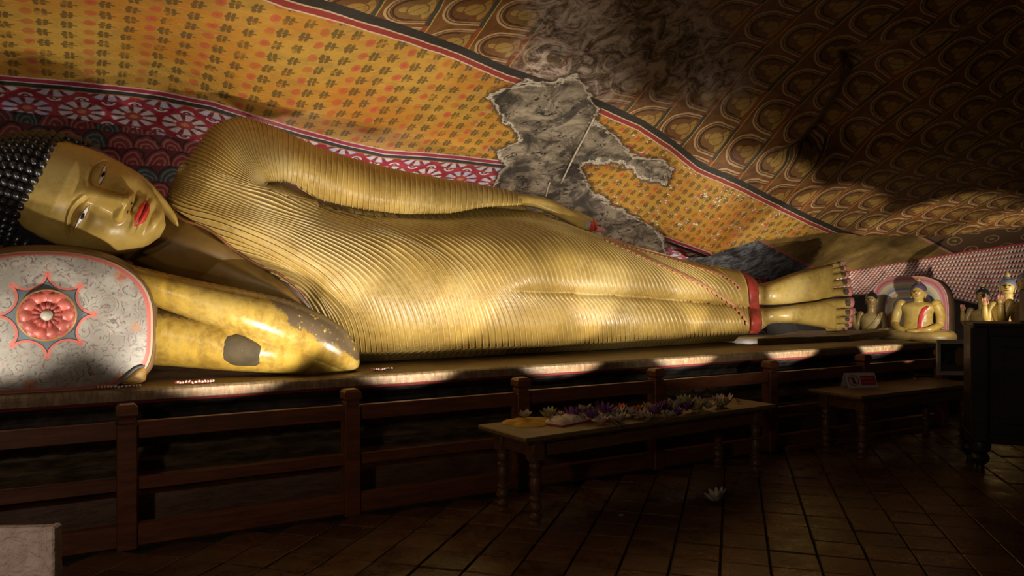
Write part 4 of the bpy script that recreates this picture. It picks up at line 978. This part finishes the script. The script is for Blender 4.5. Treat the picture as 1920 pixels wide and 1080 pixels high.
def flower(kind, label, px, py, s, dz=.002, tilt=.5):
    if kind not in proto:
        a = {'purple': (LILY, .085, .018, [m_purp, m_purp2, m_purp], .5), 'white': (DAIS, .075, .020, [m_wht, m_cream], .5), 'cream': (FRAN, .075, .030, [m_cream], .4), 'pink': (DAIS, .07, .022, [m_pnk, m_wht], .6), 'yellow': (LILY, .075, .020, [m_ygr, m_cream, m_ygr], .5), 'orange': (DAIS, .05, .015, [m_org], .5)}[kind]
        o = petal_flower({'purple': 'water_lily', 'white': 'white_blossom', 'cream': 'frangipani_blossom', 'pink': 'pink_blossom', 'yellow': 'yellow_lily', 'orange': 'marigold'}[kind], label, a[0], a[1], a[2], a[3], 'flower offerings on the long table', a[4]); proto[kind] = o
    else:
        o = copy_tree(proto[kind]); o['label'] = label
    put(o, px, py, dz, s, tilt); return o
FL = [('cream', 'cream blossom lying on the folded yellow cloth', 985, 781, .8, .035, .4),
      ('yellow', 'yellow-green lily behind the red-edged packet, beside the yellow cloth', 1030, 780, 1.0, .01, .6),
      ('pink', 'small pale pink blossom between the yellow-green lily and the first purple lily', 1048, 779, .7, .01, .6),
      ('purple', 'purple water lily just behind the red-edged packet', 1072, 781, 1.0, .02, .6),
      ('cream', 'tall cream blossom standing up behind the first purple lilies', 1098, 772, 1.0, .045, .9),
      ('purple', 'purple water lily at the right corner of the red-edged packet', 1108, 784, .95, .01, .6),
      ('purple', 'largest purple water lily, standing highest at the back of the pile', 1132, 774, 1.15, .035, .7),
      ('pink', 'pale pink blossom at the front edge right of the packet', 1128, 791, .85, .005, .4),
      ('white', 'broad whitish blossom in front right of the largest purple lily', 1158, 780, 1.15, .01, .4),
      ('pink', 'pinkish flattened blossom near the stick over the table edge', 1163, 788, 1.0, .005, .3),
      ('orange', 'small dark red blossom behind the broad whitish blossom', 1165, 769, 1.2, .03, .4),
      ('white', 'whitish blossom left of the orange marigold', 1184, 776, 1.0, .01, .5),
      ('orange', 'single bright orange marigold in the middle of the pile', 1197, 770, 1.2, .035, .4),
      ('pink', 'pinkish blossom in front of the orange marigold', 1204, 781, .9, .005, .4),
      ('cream', 'cream blossom behind and right of the orange marigold', 1217, 767, 1.0, .02, .6),
      ('white', 'small white blossom at the front edge below the mid purple cluster', 1216, 783, .8, .004, .3),
      ('purple', 'purple lily at the front of the mid-table purple cluster', 1232, 776, 1.0, .012, .6),
      ('purple', 'purple lily at the back of the mid-table purple cluster', 1247, 767, 1.0, .03, .6),
      ('white', 'white blossom at the front edge right of the mid purple cluster', 1255, 779, .8, .004, .4),
      ('cream', 'cream blossom with a thin dark stem beside it, mid table', 1264, 765, 1.1, .025, .6),
      ('purple', 'dark purple lily at the front edge toward the right half of the table', 1270, 776, .8, .006, .5),
      ('yellow', 'large pale yellow-white blossom topping the right half of the pile', 1284, 758, 1.2, .045, .5),
      ('purple', 'rightmost purple lily on the table', 1288, 767, 1.0, .015, .5),
      ('yellow', 'yellowish blossom in front of the rightmost purple lily', 1308, 768, 1.05, .006, .4),
      ('white', 'white blossom behind the yellowish blossoms on the right', 1312, 756, 1.0, .03, .6),
      ('cream', 'cream blossom right of the yellowish front blossom', 1326, 764, 1.0, .008, .5),
      ('yellow', 'rightmost yellowish blossom on the table', 1345, 760, .9, .006, .5),
      ('pink', 'pinkish upright blossom at the back near the right end', 1348, 752, .9, .03, .8),
      ('white', 'last white starry blossom near the right end of the table', 1361, 757, 1.25, .01, .7),
      ('pink', 'small pink petals fallen at the right end of the table', 1384, 752, .45, .003, .2)]
for f in FL: flower(*f)
ORD = 'first second third fourth fifth sixth seventh eighth ninth tenth eleventh twelfth thirteenth fourteenth'.split()
for k in range(14):
    kd = ['white', 'cream', 'pink', 'purple'][k*7 % 4]; fx_ = 1035 + 320*(k + random.random())/14; fy0 = 789 - (fx_ - 1035)*.092 + random.uniform(-9, 3)
    o = flower(kd, 'small ' + kd + ' blossom low in the flower pile, ' + ORD[k] + ' small one from the left', fx_, fy0, random.uniform(.6, .85), .004, .8)
    o['group'] = 'small blossoms filling the offering pile'
fo = flower('white', 'single white flower lying alone on the floor tiles', 1346, 938, 1.25, 0, .6)
p = WZ(1346, 942, 0.01); fo.location = (p[0], p[1], .02); fo['group'] = 'blossoms fallen on the floor'; fo['label'] = 'single white flower lying alone on the floor tiles'
pb_ = B().ell((0, 0, 0), (.022, .014, .004), nu=10, nv=6).build('fallen_petal', m_wht, smooth=True); tag(pb_, 'tiny white petal on the floor tiles between the table legs', 'petal'); q = WZ(1165, 967, .006); pb_.location = (q[0], q[1], .013)
# folded yellow cloth
nv_ = 48; an_ = np.linspace(0, 2*PI, nv_, endpoint=False); c0 = tpos(992, 793); V = []
for r in np.linspace(0.02, 1, 12):
    rad = r*(1 + .10*np.sin(an_*3 + 1) + .05*np.sin(an_*7)); zz = T1H + .004 + .026*(1 - r**3) + .006*np.sin(an_*9 + r*7)*r*(1 - r**4)
    V.append(np.stack([c0[0] + .20*rad*np.cos(an_), c0[1] + .17*rad*np.sin(an_), zz + 0*an_], 1))
V.append(V[-1]*1 + np.array([0, 0, -.004]))
yc_ = grid('folded_cloth', np.stack(V, 0), plain('yellow_cloth', (.52, .32, .035), .75, scale=12, bump=.3), cv=True, fix=True); tag(yc_, 'crumpled yellow cloth at the left end of the offering table', 'cloth')
# red and white packet
c0 = tpos(1062, 792); pkx = thing('wrapped_packet', 'white pleated packet with a red edge on the offering table', 'packet', (c0[0], c0[1], T1H), T1R + .25)
V = []; us = np.linspace(-1, 1, 25); vs_ = np.linspace(-1, 1, 13); Ug, Vg2 = np.meshgrid(us, vs_, indexing='ij')
zz = .008 + .045*(1 - Ug**4)*(1 - Vg2**4)*(1 - .5*np.exp(-((Ug + .1 - .25*Vg2)/.12)**2)) + .004*np.sin(Ug*22)*(1 - Ug**2)
grid('wrapping', np.stack([Ug*.17, Vg2*.10, zz], -1), plain('packet_white', (.55, .50, .46), .7, scale=20), pkx, world=False, fix=True)
B().box((0, 0, .006), (.35, .21, .012), bev=.004).build('red_edge', plain('packet_red', (.42, .03, .03), .6), pkx)
# sticks
def stick(name, label, p0, p1, r, m, cat='stick'): return tag(B().tube(np.stack([p0*(1 - t) + p1*t for t in np.linspace(0, 1, 5)]), [r, r*1.1, r, r*.95, r*.6], 8).build(name, m, world=True, smooth=True), label, cat)
stick('incense_stick', 'thin stick poking over the front edge of the offering table', tpos(1140, 782, .02), tpos(1163, 800, .008), .005, w_tab)
stick('flower_stalk', 'thin dark stalk leaning up among the cream blossoms', tpos(1257, 772, .012), tpos(1262, 752, .0) + np.array([0, -.15, .03]), .0035, w_black, 'stalk')

# ---- prohibition sign on the small table
sg = thing('warning_sign', 'white tent sign with a red prohibition circle and red text panel', 'sign', tuple(WZ(1622, 728, T2H)*np.array([1, 1, 0]) + np.array([0, .02, T2H])), -.42)
SWd, SHt = .31, .155; lean = Euler((-.38, 0, 0))
def panel_pts(V, rot=lean): return [tuple(rot.to_matrix() @ Vector(v)) for v in V]
def flat(name, poly, off, m, parent, th=.002):
    n = len(poly); V = [(x, -off, z) for x, z in poly] + [(x, -off + th, z) for x, z in poly]; V = panel_pts(V)
    return mk(name, V, [tuple(range(n)), tuple(range(n, 2*n))[::-1]] + [(i, (i+1) % n, n + (i+1) % n, n + i) for i in range(n)], m, parent, world=False, smooth=False, fix=True)
m_sw = plain('sign_white', (.42, .40, .41), .4, var=.08); m_sr = plain('sign_red', (.36, .012, .02), .4, var=.1); m_sk = plain('sign_black', (.03, .015, .015), .4)
flat('sign_panel', [(-SWd/2, 0), (SWd/2, 0), (SWd/2, SHt), (-SWd/2, SHt)], .0, m_sw, sg, .004)
bk_ = B().box((0, .115, .07), (SWd, .004, SHt), rot=Euler((.38, 0, 0))); bk_.build('back_panel', m_sw, sg)
flat('red_panel', [(-.01, .03), (.145, .03), (.145, .125), (-.01, .125)], .0015, m_sr, sg)
ci = (-.085, .078); R1, R2 = .056, .047; n = 28
ring_poly = [(ci[0] + R1*math.cos(2*PI*k/n), ci[1] + R1*math.sin(2*PI*k/n)) for k in range(n)]; inn_ = [(ci[0] + R2*math.cos(2*PI*k/n), ci[1] + R2*math.sin(2*PI*k/n)) for k in range(n)]
mk('prohibition_ring', panel_pts([(x, -.0018, z) for x, z in ring_poly + inn_]), [(k, (k+1) % n, n + (k+1) % n, n + k) for k in range(n)], m_sr, sg, world=False, smooth=False)
flat('prohibition_bar', [(ci[0] - .037, ci[1] + .029), (ci[0] - .030, ci[1] + .036), (ci[0] + .037, ci[1] - .029), (ci[0] + .030, ci[1] - .036)], .0024, m_sr, sg, .001)
flat('pictogram_figure', [(-.094, .045), (-.078, .043), (-.066, .052), (-.068, .066), (-.072, .075), (-.075, .09), (-.078, .104), (-.086, .112), (-.094, .105), (-.095, .092), (-.099, .08), (-.097, .064)], .0021, m_sk, sg, .001)
m_st = plain('sign_text', (.34, .13, .13), .5)
for row, (z0, ws) in enumerate([(.088, [.016, .016, .007, .016, .018, .014]), (.046, [.014, .015, .008, .016, .017, .016, .013])]):
    x = .0
    for wl in ws:
        flat('text_mark', [(x, z0), (x + wl, z0), (x + wl, z0 + .020), (x, z0 + .020)], .0024, m_st, sg, .0008); x += wl + .006

# ---- framed picture standing behind the small table
pf = thing('framed_picture', 'dark picture in a pale frame standing behind the table, half hidden by the cabinet', 'picture', tuple(W(1790, 712, 5.02)*np.array([1, 1, 0]) + np.array([0, 0, .607])), -.50)
fw, fh = .42, .40
for (c, d) in (((0, 0, .0225), (fw, .03, .045)), ((0, 0, fh - .0225), (fw, .03, .045)), ((-fw/2 + .0225, 0, fh/2), (.045, .03, fh - .09)), ((fw/2 - .0225, 0, fh/2), (.045, .03, fh - .09))):
    B().box(c, d, bev=.004).build('frame_side', plain('pale_frame', (.48, .44, .38), .5) if 'mfr' not in globals() else mfr, pf); mfr = bpy.data.materials['pale_frame']
mp = M('dim_print', .3); pp = mp.coord('Object'); xx, yy_, zz_ = mp.sep(pp); nn_ = mp.noise(pp, 9, 5)
mc_ = mp.mix(nn_.ss(.4, .7), (.012, .016, .018), (.05, .06, .06)); mc_ = mp.mix((((xx - .06)/.06).pow(2.0) + ((zz_ - .20)/.12).pow(2.0)).ss(1.1, .8), mc_, (.20, .13, .03)); mc_ = mp.mix(zz_.ss(.13, .10), mc_, (.06, .075, .085)); mp.col(mc_)
B().box((0, .004, fh/2), (fw - .08, .01, fh - .08)).build('print', mp.m, pf)

# ---- dark cabinet at the right
cb = thing('dark_cabinet', 'tall near-black wooden cabinet on turned feet at the right edge', 'cabinet', tuple(WZ(1832, 888, .0)), math.radians(-52))
cw, cd_, h0, h1 = 1.3, .55, .27, 1.27
B().box((cw/2 - .02, cd_/2, (h0 + h1)/2), (cw, cd_, h1 - h0), bev=.006).build('body', w_black, cb)
B().box((cw/2 - .02, cd_/2, h1 + .012), (cw + .03, cd_ + .06, .028), bev=.006).build('cabinet_top', w_black, cb)
B().box((cw/2 - .02, cd_/2, h0 + .02), (cw + .03, cd_ + .03, .05), bev=.006).build('base_moulding', w_black, cb)
for x in (.0, cw - .04):
    B().box((x + .01, -.01, (h0 + h1)/2), (.13, .05, h1 - h0 - .02), bev=.006).build('corner_post', w_black, cb)
for k in range(2):
    d_ = B().box((.34 + k*.56, -.006, (h0 + h1)/2), (.50, .03, h1 - h0 - .16), bev=.006).build('door', w_black, cb)
    B().box((.34 + k*.56, -.022, (h0 + h1)/2), (.36, .012, h1 - h0 - .34), bev=.008).build('door_panel', w_black, d_)
for x in (.03, cw - .06):
    for y in (.05, cd_ - .05):
        auto_smooth(B().lathe([(.030, 0), (.038, .015), (.032, .05), (.03, .07), (.062, .10), (.075, .135), (.062, .165), (.045, .175), (.075, .195), (.085, .23), (.080, .275)], (x, y, 0), 18).build('turned_foot', w_black, cb), 40)
lb = B().box((.66, .3, 1.445), (.5, .4, .29), bev=.01).build('dark_box', w_black); tag(lb, 'near-black box standing on the cabinet at the right edge', 'box')
lb.location = cb.location; lb.rotation_euler = cb.rotation_euler

# ---- pale board at the lower left corner
sb = thing('pale_board', 'pale rough-textured board with a raised edge at the lower left corner', 'board', tuple(WD(40, 1080, 2.35)*np.array([1, 1, 0])), math.radians(-26))
m_sb = M('rough_pale_plaster', .75); _p = m_sb.coord('Object'); _n = m_sb.noise(m_sb.scaled(_p, 1, 1, 1), 26, 6, .6, .8); _n2 = m_sb.noise(_p, 6, 4)
m_sb.col(m_sb.mix(_n2.ss(.3, .7), (.52, .40, .36), (.64, .51, .47))).bump(_n, 1.0, .02); m_sb = m_sb.m
HB = CH - (981 - 540)/F*2.40
B().box((-.28, .02, HB/2), (.74, .04, HB), bev=.006).build('board_sheet', m_sb, sb)
B().box((.098, .0, HB/2 + .004), (.026, .055, HB + .008), bev=.006).build('raised_edge', m_sb, sb)
B().box((-.28, .16, .02), (.5, .34, .04), bev=.006).build('stand_foot', w_tab, sb)

# ---- garlands lying on the plinth edge
def garland(label, x0, x1, y, col, r=.012, n=26):
    g = thing('bead_garland', label, 'garland', ((x0 + x1)/2, y, .94), group='garlands on the plinth edge')
    pts = [(x0 + (x1 - x0)*t - (x0 + x1)/2, .022*math.sin(t*7 + x0), .0) for t in np.linspace(0, 1, n)]
    me = None
    for k, p_ in enumerate(pts):
        if k % 2 == 0:
            if me is None: o = B().ell((0, 0, 0), (r, r, r*.8), nu=8, nv=6).build('bead', col, g, smooth=True); me = o.data; m0 = o
            else: o = bpy.data.objects.new('bead', me); C.objects.link(o); o.parent = g
        else:
            if 'me2' not in g: pass
            o = bpy.data.objects.new('white_bead', me.copy()); C.objects.link(o); o.parent = g; o.data.materials[0] = m_wht
        o.location = (p_[0], p_[1], r*.8 + random.uniform(0, .008))
m_bead = plain('dark_red_bead', (.20, .03, .025), .4)
def lx(px, y): return float(W(px, 700, y)[0])
garland('string of dark red beads at the lower right corner of the pillow', lx(180, 5.585), lx(262, 5.585), 5.585, m_bead)
garland('string of red and white beads on the plinth edge below the folded arm', lx(330, 5.63), lx(400, 5.63), 5.63, m_bead)
garland('small heap of dark beads on the plinth right of the gilded elbow', lx(698, 5.75), lx(735, 5.75), 5.75, m_bead)

# ---- drip lines of pale cement on the bare rock, standing off the ceiling
def on_ceil(px, py, off=.01): Z = ceil_Z(np.array(px, float), np.array(py, float)) - off; return WD(px, py, Z)
m_cord = plain('pale_cord', (.55, .47, .36), .6)
for lab, pts in (('long straight pale cord crossing the bare rock above the hand', [(1114, 220), (1098, 252), (1080, 285), (1064, 318), (1052, 343)]), ('short pale cord on the rock just above the gilded wrist', [(1031, 342), (1027, 355), (1024, 368)])):
    a = catmull(pts, 14); tag(B().tube(on_ceil(a[:, 0], a[:, 1], .02), .010 if len(pts) > 3 else .008, 6).build('cord', m_cord, world=True, smooth=True), lab, 'cord')

# ---- slab under the feet
zs = .937
sl_ = thing('foot_slab', 'low stone slab under the gilded feet', 'slab', tuple(W(1540, 640, 6.35)*np.array([1, 1, 0]) + np.array([0, 0, zs])))
pA, pB_, pC, pD = W(1420, 640, 6.25), W(1592, 641, 6.2), W(1690, 634, 6.6), W(1500, 630, 7.1)
Vs = []
for h in (zs, zs + .075):
    for q in (pA, pB_, pC, pD): Vs.append((q[0], q[1], h))
mk('slab_block', Vs, [(0, 1, 2, 3), (4, 5, 6, 7), (0, 1, 5, 4), (1, 2, 6, 5), (2, 3, 7, 6), (3, 0, 4, 7)], mat_plinth, sl_, smooth=False, fix=True)

# ================================================================ small statues at the far end
m_altar = plain('dark_altar_stone', (.028, .018, .012), .7)
alt = thing('rear_altar', 'stone shelf at the far end carrying the small gilded statues', 'altar', (11.4, 7.2, 0))
mk('altar_block', [(x, y, z) for z in (0, .45) for x, y in ((9.25, 6.2), (10.9, 5.05), (13.4, 5.2), (12.3, 7.5), (9.4, 7.7))], [(0, 1, 2, 3, 4), (5, 6, 7, 8, 9)] + [(i, (i+1) % 5, 5 + (i+1) % 5, 5 + i) for i in range(5)], m_altar, alt, smooth=False, fix=True)
g_small = gold('small_statue_gold', base=(.50, .34, .07), dark=(.34, .21, .05), lite=(.62, .45, .12)); g_dull = gold('small_statue_dull', base=(.34, .23, .07), dark=(.24, .15, .05), lite=(.42, .30, .10))
def oval_body(name, rows, m, parent, n=24, ridges=None):
    V = []
    for (z, rx, ry, ox, oy) in rows:
        for k in range(n):
            a = 2*PI*k/n; V.append((ox + rx*math.cos(a), oy + ry*math.sin(a), z))
    nu = len(rows); Fc = [tuple(f) for f in gridf(nu, n, cv=True)] + [tuple(range(n)), tuple((nu-1)*n + k for k in range(n))]
    return mk(name, V, Fc, m, parent, world=False, fix=True)
def head(t, z, r, m, hairm, flame=True):
    f = B().ell((0, 0, z), (r*.80, r*.86, r*1.05), nu=18, nv=14)
    f.tube([(0, -r*.80, z + r*.25), (0, -r*1.02, z - r*.12), (0, -r*.86, z - r*.22)], [r*.07, r*.15, r*.08], 8)      # nose
    hd_ = f.build('head', m, t, smooth=True)
    for s in (-1, 1):
        B().tube([(s*r*.82, .02*r, z + r*.25), (s*r*.88, 0, z - r*.2), (s*r*.78, -.02*r, z - r*.75)], [r*.10, r*.15, r*.08], 8, flat=.5, up=(0, 1, 0)).build('ear', m, hd_, smooth=True)
        B().ell((s*r*.32, -r*.78, z + r*.16), (r*.17, r*.06, r*.06), nu=10, nv=6).build('eye', m_black, hd_, smooth=True)
    B().ell((0, -r*.76, z - r*.48), (r*.24, r*.09, r*.08), nu=10, nv=6).build('lips', m_red, hd_, smooth=True)
    hh = B().ell((0, r*.14, z + r*.32), (r*.90, r*.90, r*.86), nu=18, nv=12); hh.ell((0, r*.1, z + r*1.12), (r*.38, r*.38, r*.26), nu=12, nv=8); hh.build('hair', hairm, t, smooth=True)
    if flame: auto_smooth(B().lathe([(.24*r, 0), (.30*r, .12*r), (.22*r, .30*r), (.10*r, .50*r), (.02*r, .66*r)], (0, .1*r, z + 1.32*r), 10).build('flame_finial', m, t))
def arm(t, pts, rad, m, name='arm'): return B().tube(catmull(pts, 16), np.interp(np.linspace(0, 1, 16), np.linspace(0, 1, len(rad)), rad), 12).ell(pts[0], (rad[0],)*3, nu=12, nv=8).ell(pts[-1], (rad[-1],)*3, nu=12, nv=8).build(name, m, t, smooth=True)
def hand_up(t, p, r, m, pm):
    h = B().ell(p, (r*.55, r*.28, r*.7), nu=12, nv=8).build('hand', m, t, smooth=True)
    for k in range(4):
        x = p[0] + (k - 1.5)*r*.28; B().tube([(x, p[1], p[2] + r*.4), (x, p[1] - r*.06, p[2] + r*(.95 + .12*(1 - abs(k - 1.5)))), (x, p[1] - r*.12, p[2] + r*(1.35 + .12*(1 - abs(k - 1.5))))], [r*.14, r*.13, r*.09], 8).build('finger', pm, h, smooth=True)
    B().tube([(p[0] + r*.45, p[1], p[2] - r*.2), (p[0] + r*.72, p[1] - r*.1, p[2] + r*.25), (p[0] + r*.74, p[1] - r*.15, p[2] + r*.6)], [r*.15, r*.13, r*.09], 8).build('thumb', pm, h, smooth=True)
def standing(label, loc, rot, H, m, hairm, ridged_=False, side=-1, grp='small standing statues at the far end', flame=True):
    """standing robed figure, one forearm raised with the palm forward"""
    t = thing('standing_statue', label, 'statue', loc, rot, grp)
    zs_ = np.linspace(0, 1, 60); rows = []
    for z in zs_:
        rx = np.interp(z, [0, .05, .35, .55, .68, .76, .82, .86], [.115, .12, .115, .118, .135, .155, .13, .05]); ry = np.interp(z, [0, .05, .4, .6, .75, .82, .86], [.085, .09, .085, .085, .092, .075, .045])
        rd = .004*abs(math.sin(z*70)) if ridged_ else .0015*math.sin(z*40)
        rows.append((z*.86*H/.86*.84, (rx + rd)*H, (ry + rd)*H, 0, 0))
    oval_body('robed_body', rows, m, t)
    B().lathe([(.05*H, .80*H), (.042*H, .86*H), (.045*H, .89*H)], n=14).build('neck', m, t, smooth=True)
    head(t, .905*H, .088*H, m, hairm, flame)
    s = side
    arm(t, [(s*.14*H, 0, .70*H), (s*.175*H, -.01*H, .60*H), (s*.185*H, -.03*H, .52*H)], [.045*H, .042*H, .038*H], m, 'raised_upper_arm')
    arm(t, [(s*.185*H, -.03*H, .51*H), (s*.20*H, -.10*H, .57*H), (s*.20*H, -.13*H, .68*H)], [.038*H, .036*H, .026*H], m, 'raised_forearm')
    hand_up(t, (s*.20*H, -.135*H, .72*H), .05*H, m, m_pink)
    arm(t, [(-s*.14*H, 0, .70*H), (-s*.165*H, 0, .55*H), (-s*.155*H, -.03*H, .40*H)], [.045*H, .042*H, .032*H], m, 'lowered_arm')
    # shawl fold from shoulder to waist
    q = catmull([(-s*.11*H, -.055*H, .71*H), (-s*.05*H, -.092*H, .60*H), (s*.05*H, -.092*H, .48*H), (s*.10*H, -.06*H, .40*H)], 20); B().tube(q, .008*H, 8).build('robe_fold', m, t, smooth=True)
    B().lathe([(.15*H, -.0), (.15*H, .015*H), (.135*H, .02*H)], n=24).build('pedestal', m, t)
    return t
def fl_at(px, py, y, z): p_ = W(px, py, y); return (float(p_[0]), float(y), z)
def height_px(px, y, dpx): u = (px - 960)/F; return dpx/F*y/(SA - u*CA)
face_rot = lambda px: -math.atan2((px - 960)/F, 1) + (AZ - PI/2)
zA = .45
def place_h(px, py_top, y): return float(W(px, py_top, y)[2]) - zA
standing('dull gold standing statue with raised hand, beside the big toes', fl_at(1634, 560, 7.15, zA), face_rot(1634) - .25, place_h(1634, 549, 7.15), g_dull, m_hair, flame=False)
standing('small standing statue with raised hand, right of the rainbow halo', fl_at(1842, 560, 6.5, zA), face_rot(1842) - .25, place_h(1842, 541, 6.5), g_dull, m_hair)
bl = plain('blue_grey_hair', (.16, .18, .26), .4)
standing('standing statue in a strongly ridged yellow robe, blue-grey hair, at the right', fl_at(1889, 560, 5.95, zA), face_rot(1889) - .1, place_h(1889, 522, 5.95), g_small, bl, True)
standing('rightmost gilded standing statue, cut off by the picture edge', fl_at(1925, 560, 5.4, zA), face_rot(1925) - .1, place_h(1925, 512, 5.4), g_small, bl, True, side=-1)

# seated statue before its arched rainbow halo
SY = 6.45; sp = fl_at(1722, 600, SY, .86); sc_ = height_px(1722, SY, 1.0)      # metres per pixel there
se = thing('seated_statue', 'seated gilded Buddha with a red sash in front of a rainbow halo', 'statue', sp, face_rot(1722) - .28)
U_ = sc_*113                               # height of the seated figure
rows = []
for z in np.linspace(0, 1, 34):
    rx = np.interp(z, [0, .1, .3, .5, .62, .72, .78, .82], [.25, .26, .215, .22, .27, .285, .22, .07]); ry = np.interp(z, [0, .1, .3, .55, .7, .78, .82], [.17, .17, .14, .145, .14, .10, .06]); rows.append(((.16 + z*.72)*U_*.86, rx*U_, ry*U_, 0, 0))
oval_body('torso', rows, g_small, se)
head(se, .80*U_, .135*U_, g_small, plain('violet_grey_hair', (.10, .07, .12), .4))
B().lathe([(.095*U_, .60*U_), (.075*U_, .66*U_), (.078*U_, .72*U_)], n=14).build('neck', g_small, se, smooth=True)
for s in (-1, 1):
    arm(se, [(s*.27*U_, 0, .60*U_), (s*.33*U_, 0, .45*U_), (s*.345*U_, -.06*U_, .28*U_)], [.085*U_, .08*U_, .065*U_], g_small, 'upper_arm')
    arm(se, [(s*.345*U_, -.06*U_, .27*U_), (s*.24*U_, -.24*U_, .20*U_), (s*.06*U_, -.30*U_, .17*U_)], [.062*U_, .055*U_, .04*U_], g_small, 'forearm')
    arm(se, [(s*.16*U_, .0, .09*U_), (s*.44*U_, -.10*U_, .08*U_), (s*.52*U_, -.20*U_, .075*U_), (s*.30*U_, -.34*U_, .07*U_), (-s*.10*U_, -.36*U_, .085*U_)], [.13*U_, .12*U_, .11*U_, .09*U_, .05*U_], g_dull, 'folded_leg')
B().ell((0, -.31*U_, .17*U_), (.11*U_, .07*U_, .035*U_), nu=14, nv=8).build('folded_hands', g_small, se, smooth=True)
q = [(.17*U_, -.055*U_, .60*U_), (.14*U_, -.125*U_, .55*U_), (.105*U_, -.147*U_, .46*U_), (.08*U_, -.146*U_, .36*U_), (.07*U_, -.155*U_, .25*U_), (.065*U_, -.17*U_, .19*U_)]
q = catmull(q, 20); V = []
for p_ in q:
    V += [(p_[0] - .035*U_, p_[1] - .008*U_ - .0, p_[2]), (p_[0], p_[1] - .022*U_, p_[2]), (p_[0] + .04*U_, p_[1] + .002*U_, p_[2])]
mk('red_sash', V, gridf(20, 3), m_red, se, world=False)
def halo_mat():
    m = M('rainbow_halo_paint', .5); r = m.attr('r'); p = m.geo(); n = m.noise(p, 10, 4); c = None
    cols = [(.52, .45, .40), (.16, .20, .26), (.55, .50, .45), (.52, .40, .12), (.50, .28, .26), (.55, .48, .42), (.18, .22, .28), (.30, .32, .34), (.56, .44, .16), (.55, .50, .46), (.52, .26, .26), (.46, .12, .14), (.50, .22, .22)]
    c = m.mix(0.0, cols[0], cols[0])
    for i, cc_ in enumerate(cols[1:]): c = m.mix(r.ss(.30 + .70*(i + 1)/len(cols) - .004, .30 + .70*(i + 1)/len(cols) + .004), c, cc_)
    m.col(m.mix(n.ss(.5, .8)*.2, c, (.3, .22, .18))); return m.m
hl = thing('arched_halo', 'rainbow-striped arched halo panel behind the seated statue', 'halo', tuple(np.array(sp) + np.array([.30, .34, 0])), face_rot(1722) - .28)
HWd, HHt = sc_*66*1.05, sc_*112*1.08
tt = np.linspace(0, PI, 48)
def arch(e):
    n_ = 3.0; k = (np.abs(np.cos(tt))**n_ + np.abs(np.sin(tt))**n_)**(-1/n_); X_ = HWd*e*k*np.cos(tt); Z_ = np.maximum(HHt*.42 + HHt*.58*e*k*np.sin(tt), 0)
    X_ = np.concatenate([[HWd*e], X_, [-HWd*e]]); Z_ = np.concatenate([[0], Z_, [0]]); return X_, Z_
es_ = np.linspace(.02, 1, 30); rows = []
for e in es_: X_, Z_ = arch(e); rows.append(np.stack([X_, 0*X_ - .02*math.sqrt(1 - e*e*.99), Z_], 1))
ra = np.repeat(es_[:, None], 50, 1)
grid('halo_panel', np.stack(rows, 0), halo_mat(), hl, world=False, attrs={'r': ra}, fix=True)
X_, Z_ = arch(1.0); rows = [np.stack([X_*k, 0*X_ + yb, Z_*k], 1) for yb, k in ((0, 1), (.05, 1.012), (.34, 1.0), (.36, .97))]
grid('halo_side', np.stack(rows, 0), plain('halo_brown_side', (.17, .085, .05), .6), hl, world=False, fix=True)
rim = B().tube(np.stack([X_, 0*X_ - .005, Z_], 1), .012, 6, up=(0, 1, 0)); rim.build('halo_rim', plain('halo_rim_pink', (.55, .30, .28), .5), hl, smooth=True)

sp_ = thing('seat_pedestal', 'dark stone pedestal under the seated statue and its rainbow halo', 'pedestal', (sp[0] + .1, sp[1] + .15, .452), face_rot(1722) - .28)
B().box((0, .05, .19), (1.45, 1.05, .38), bev=.01).build('pedestal_block', m_altar, sp_)
B().box((0, .05, .393), (1.50, 1.10, .024), bev=.006).build('pedestal_slab', m_altar, sp_)
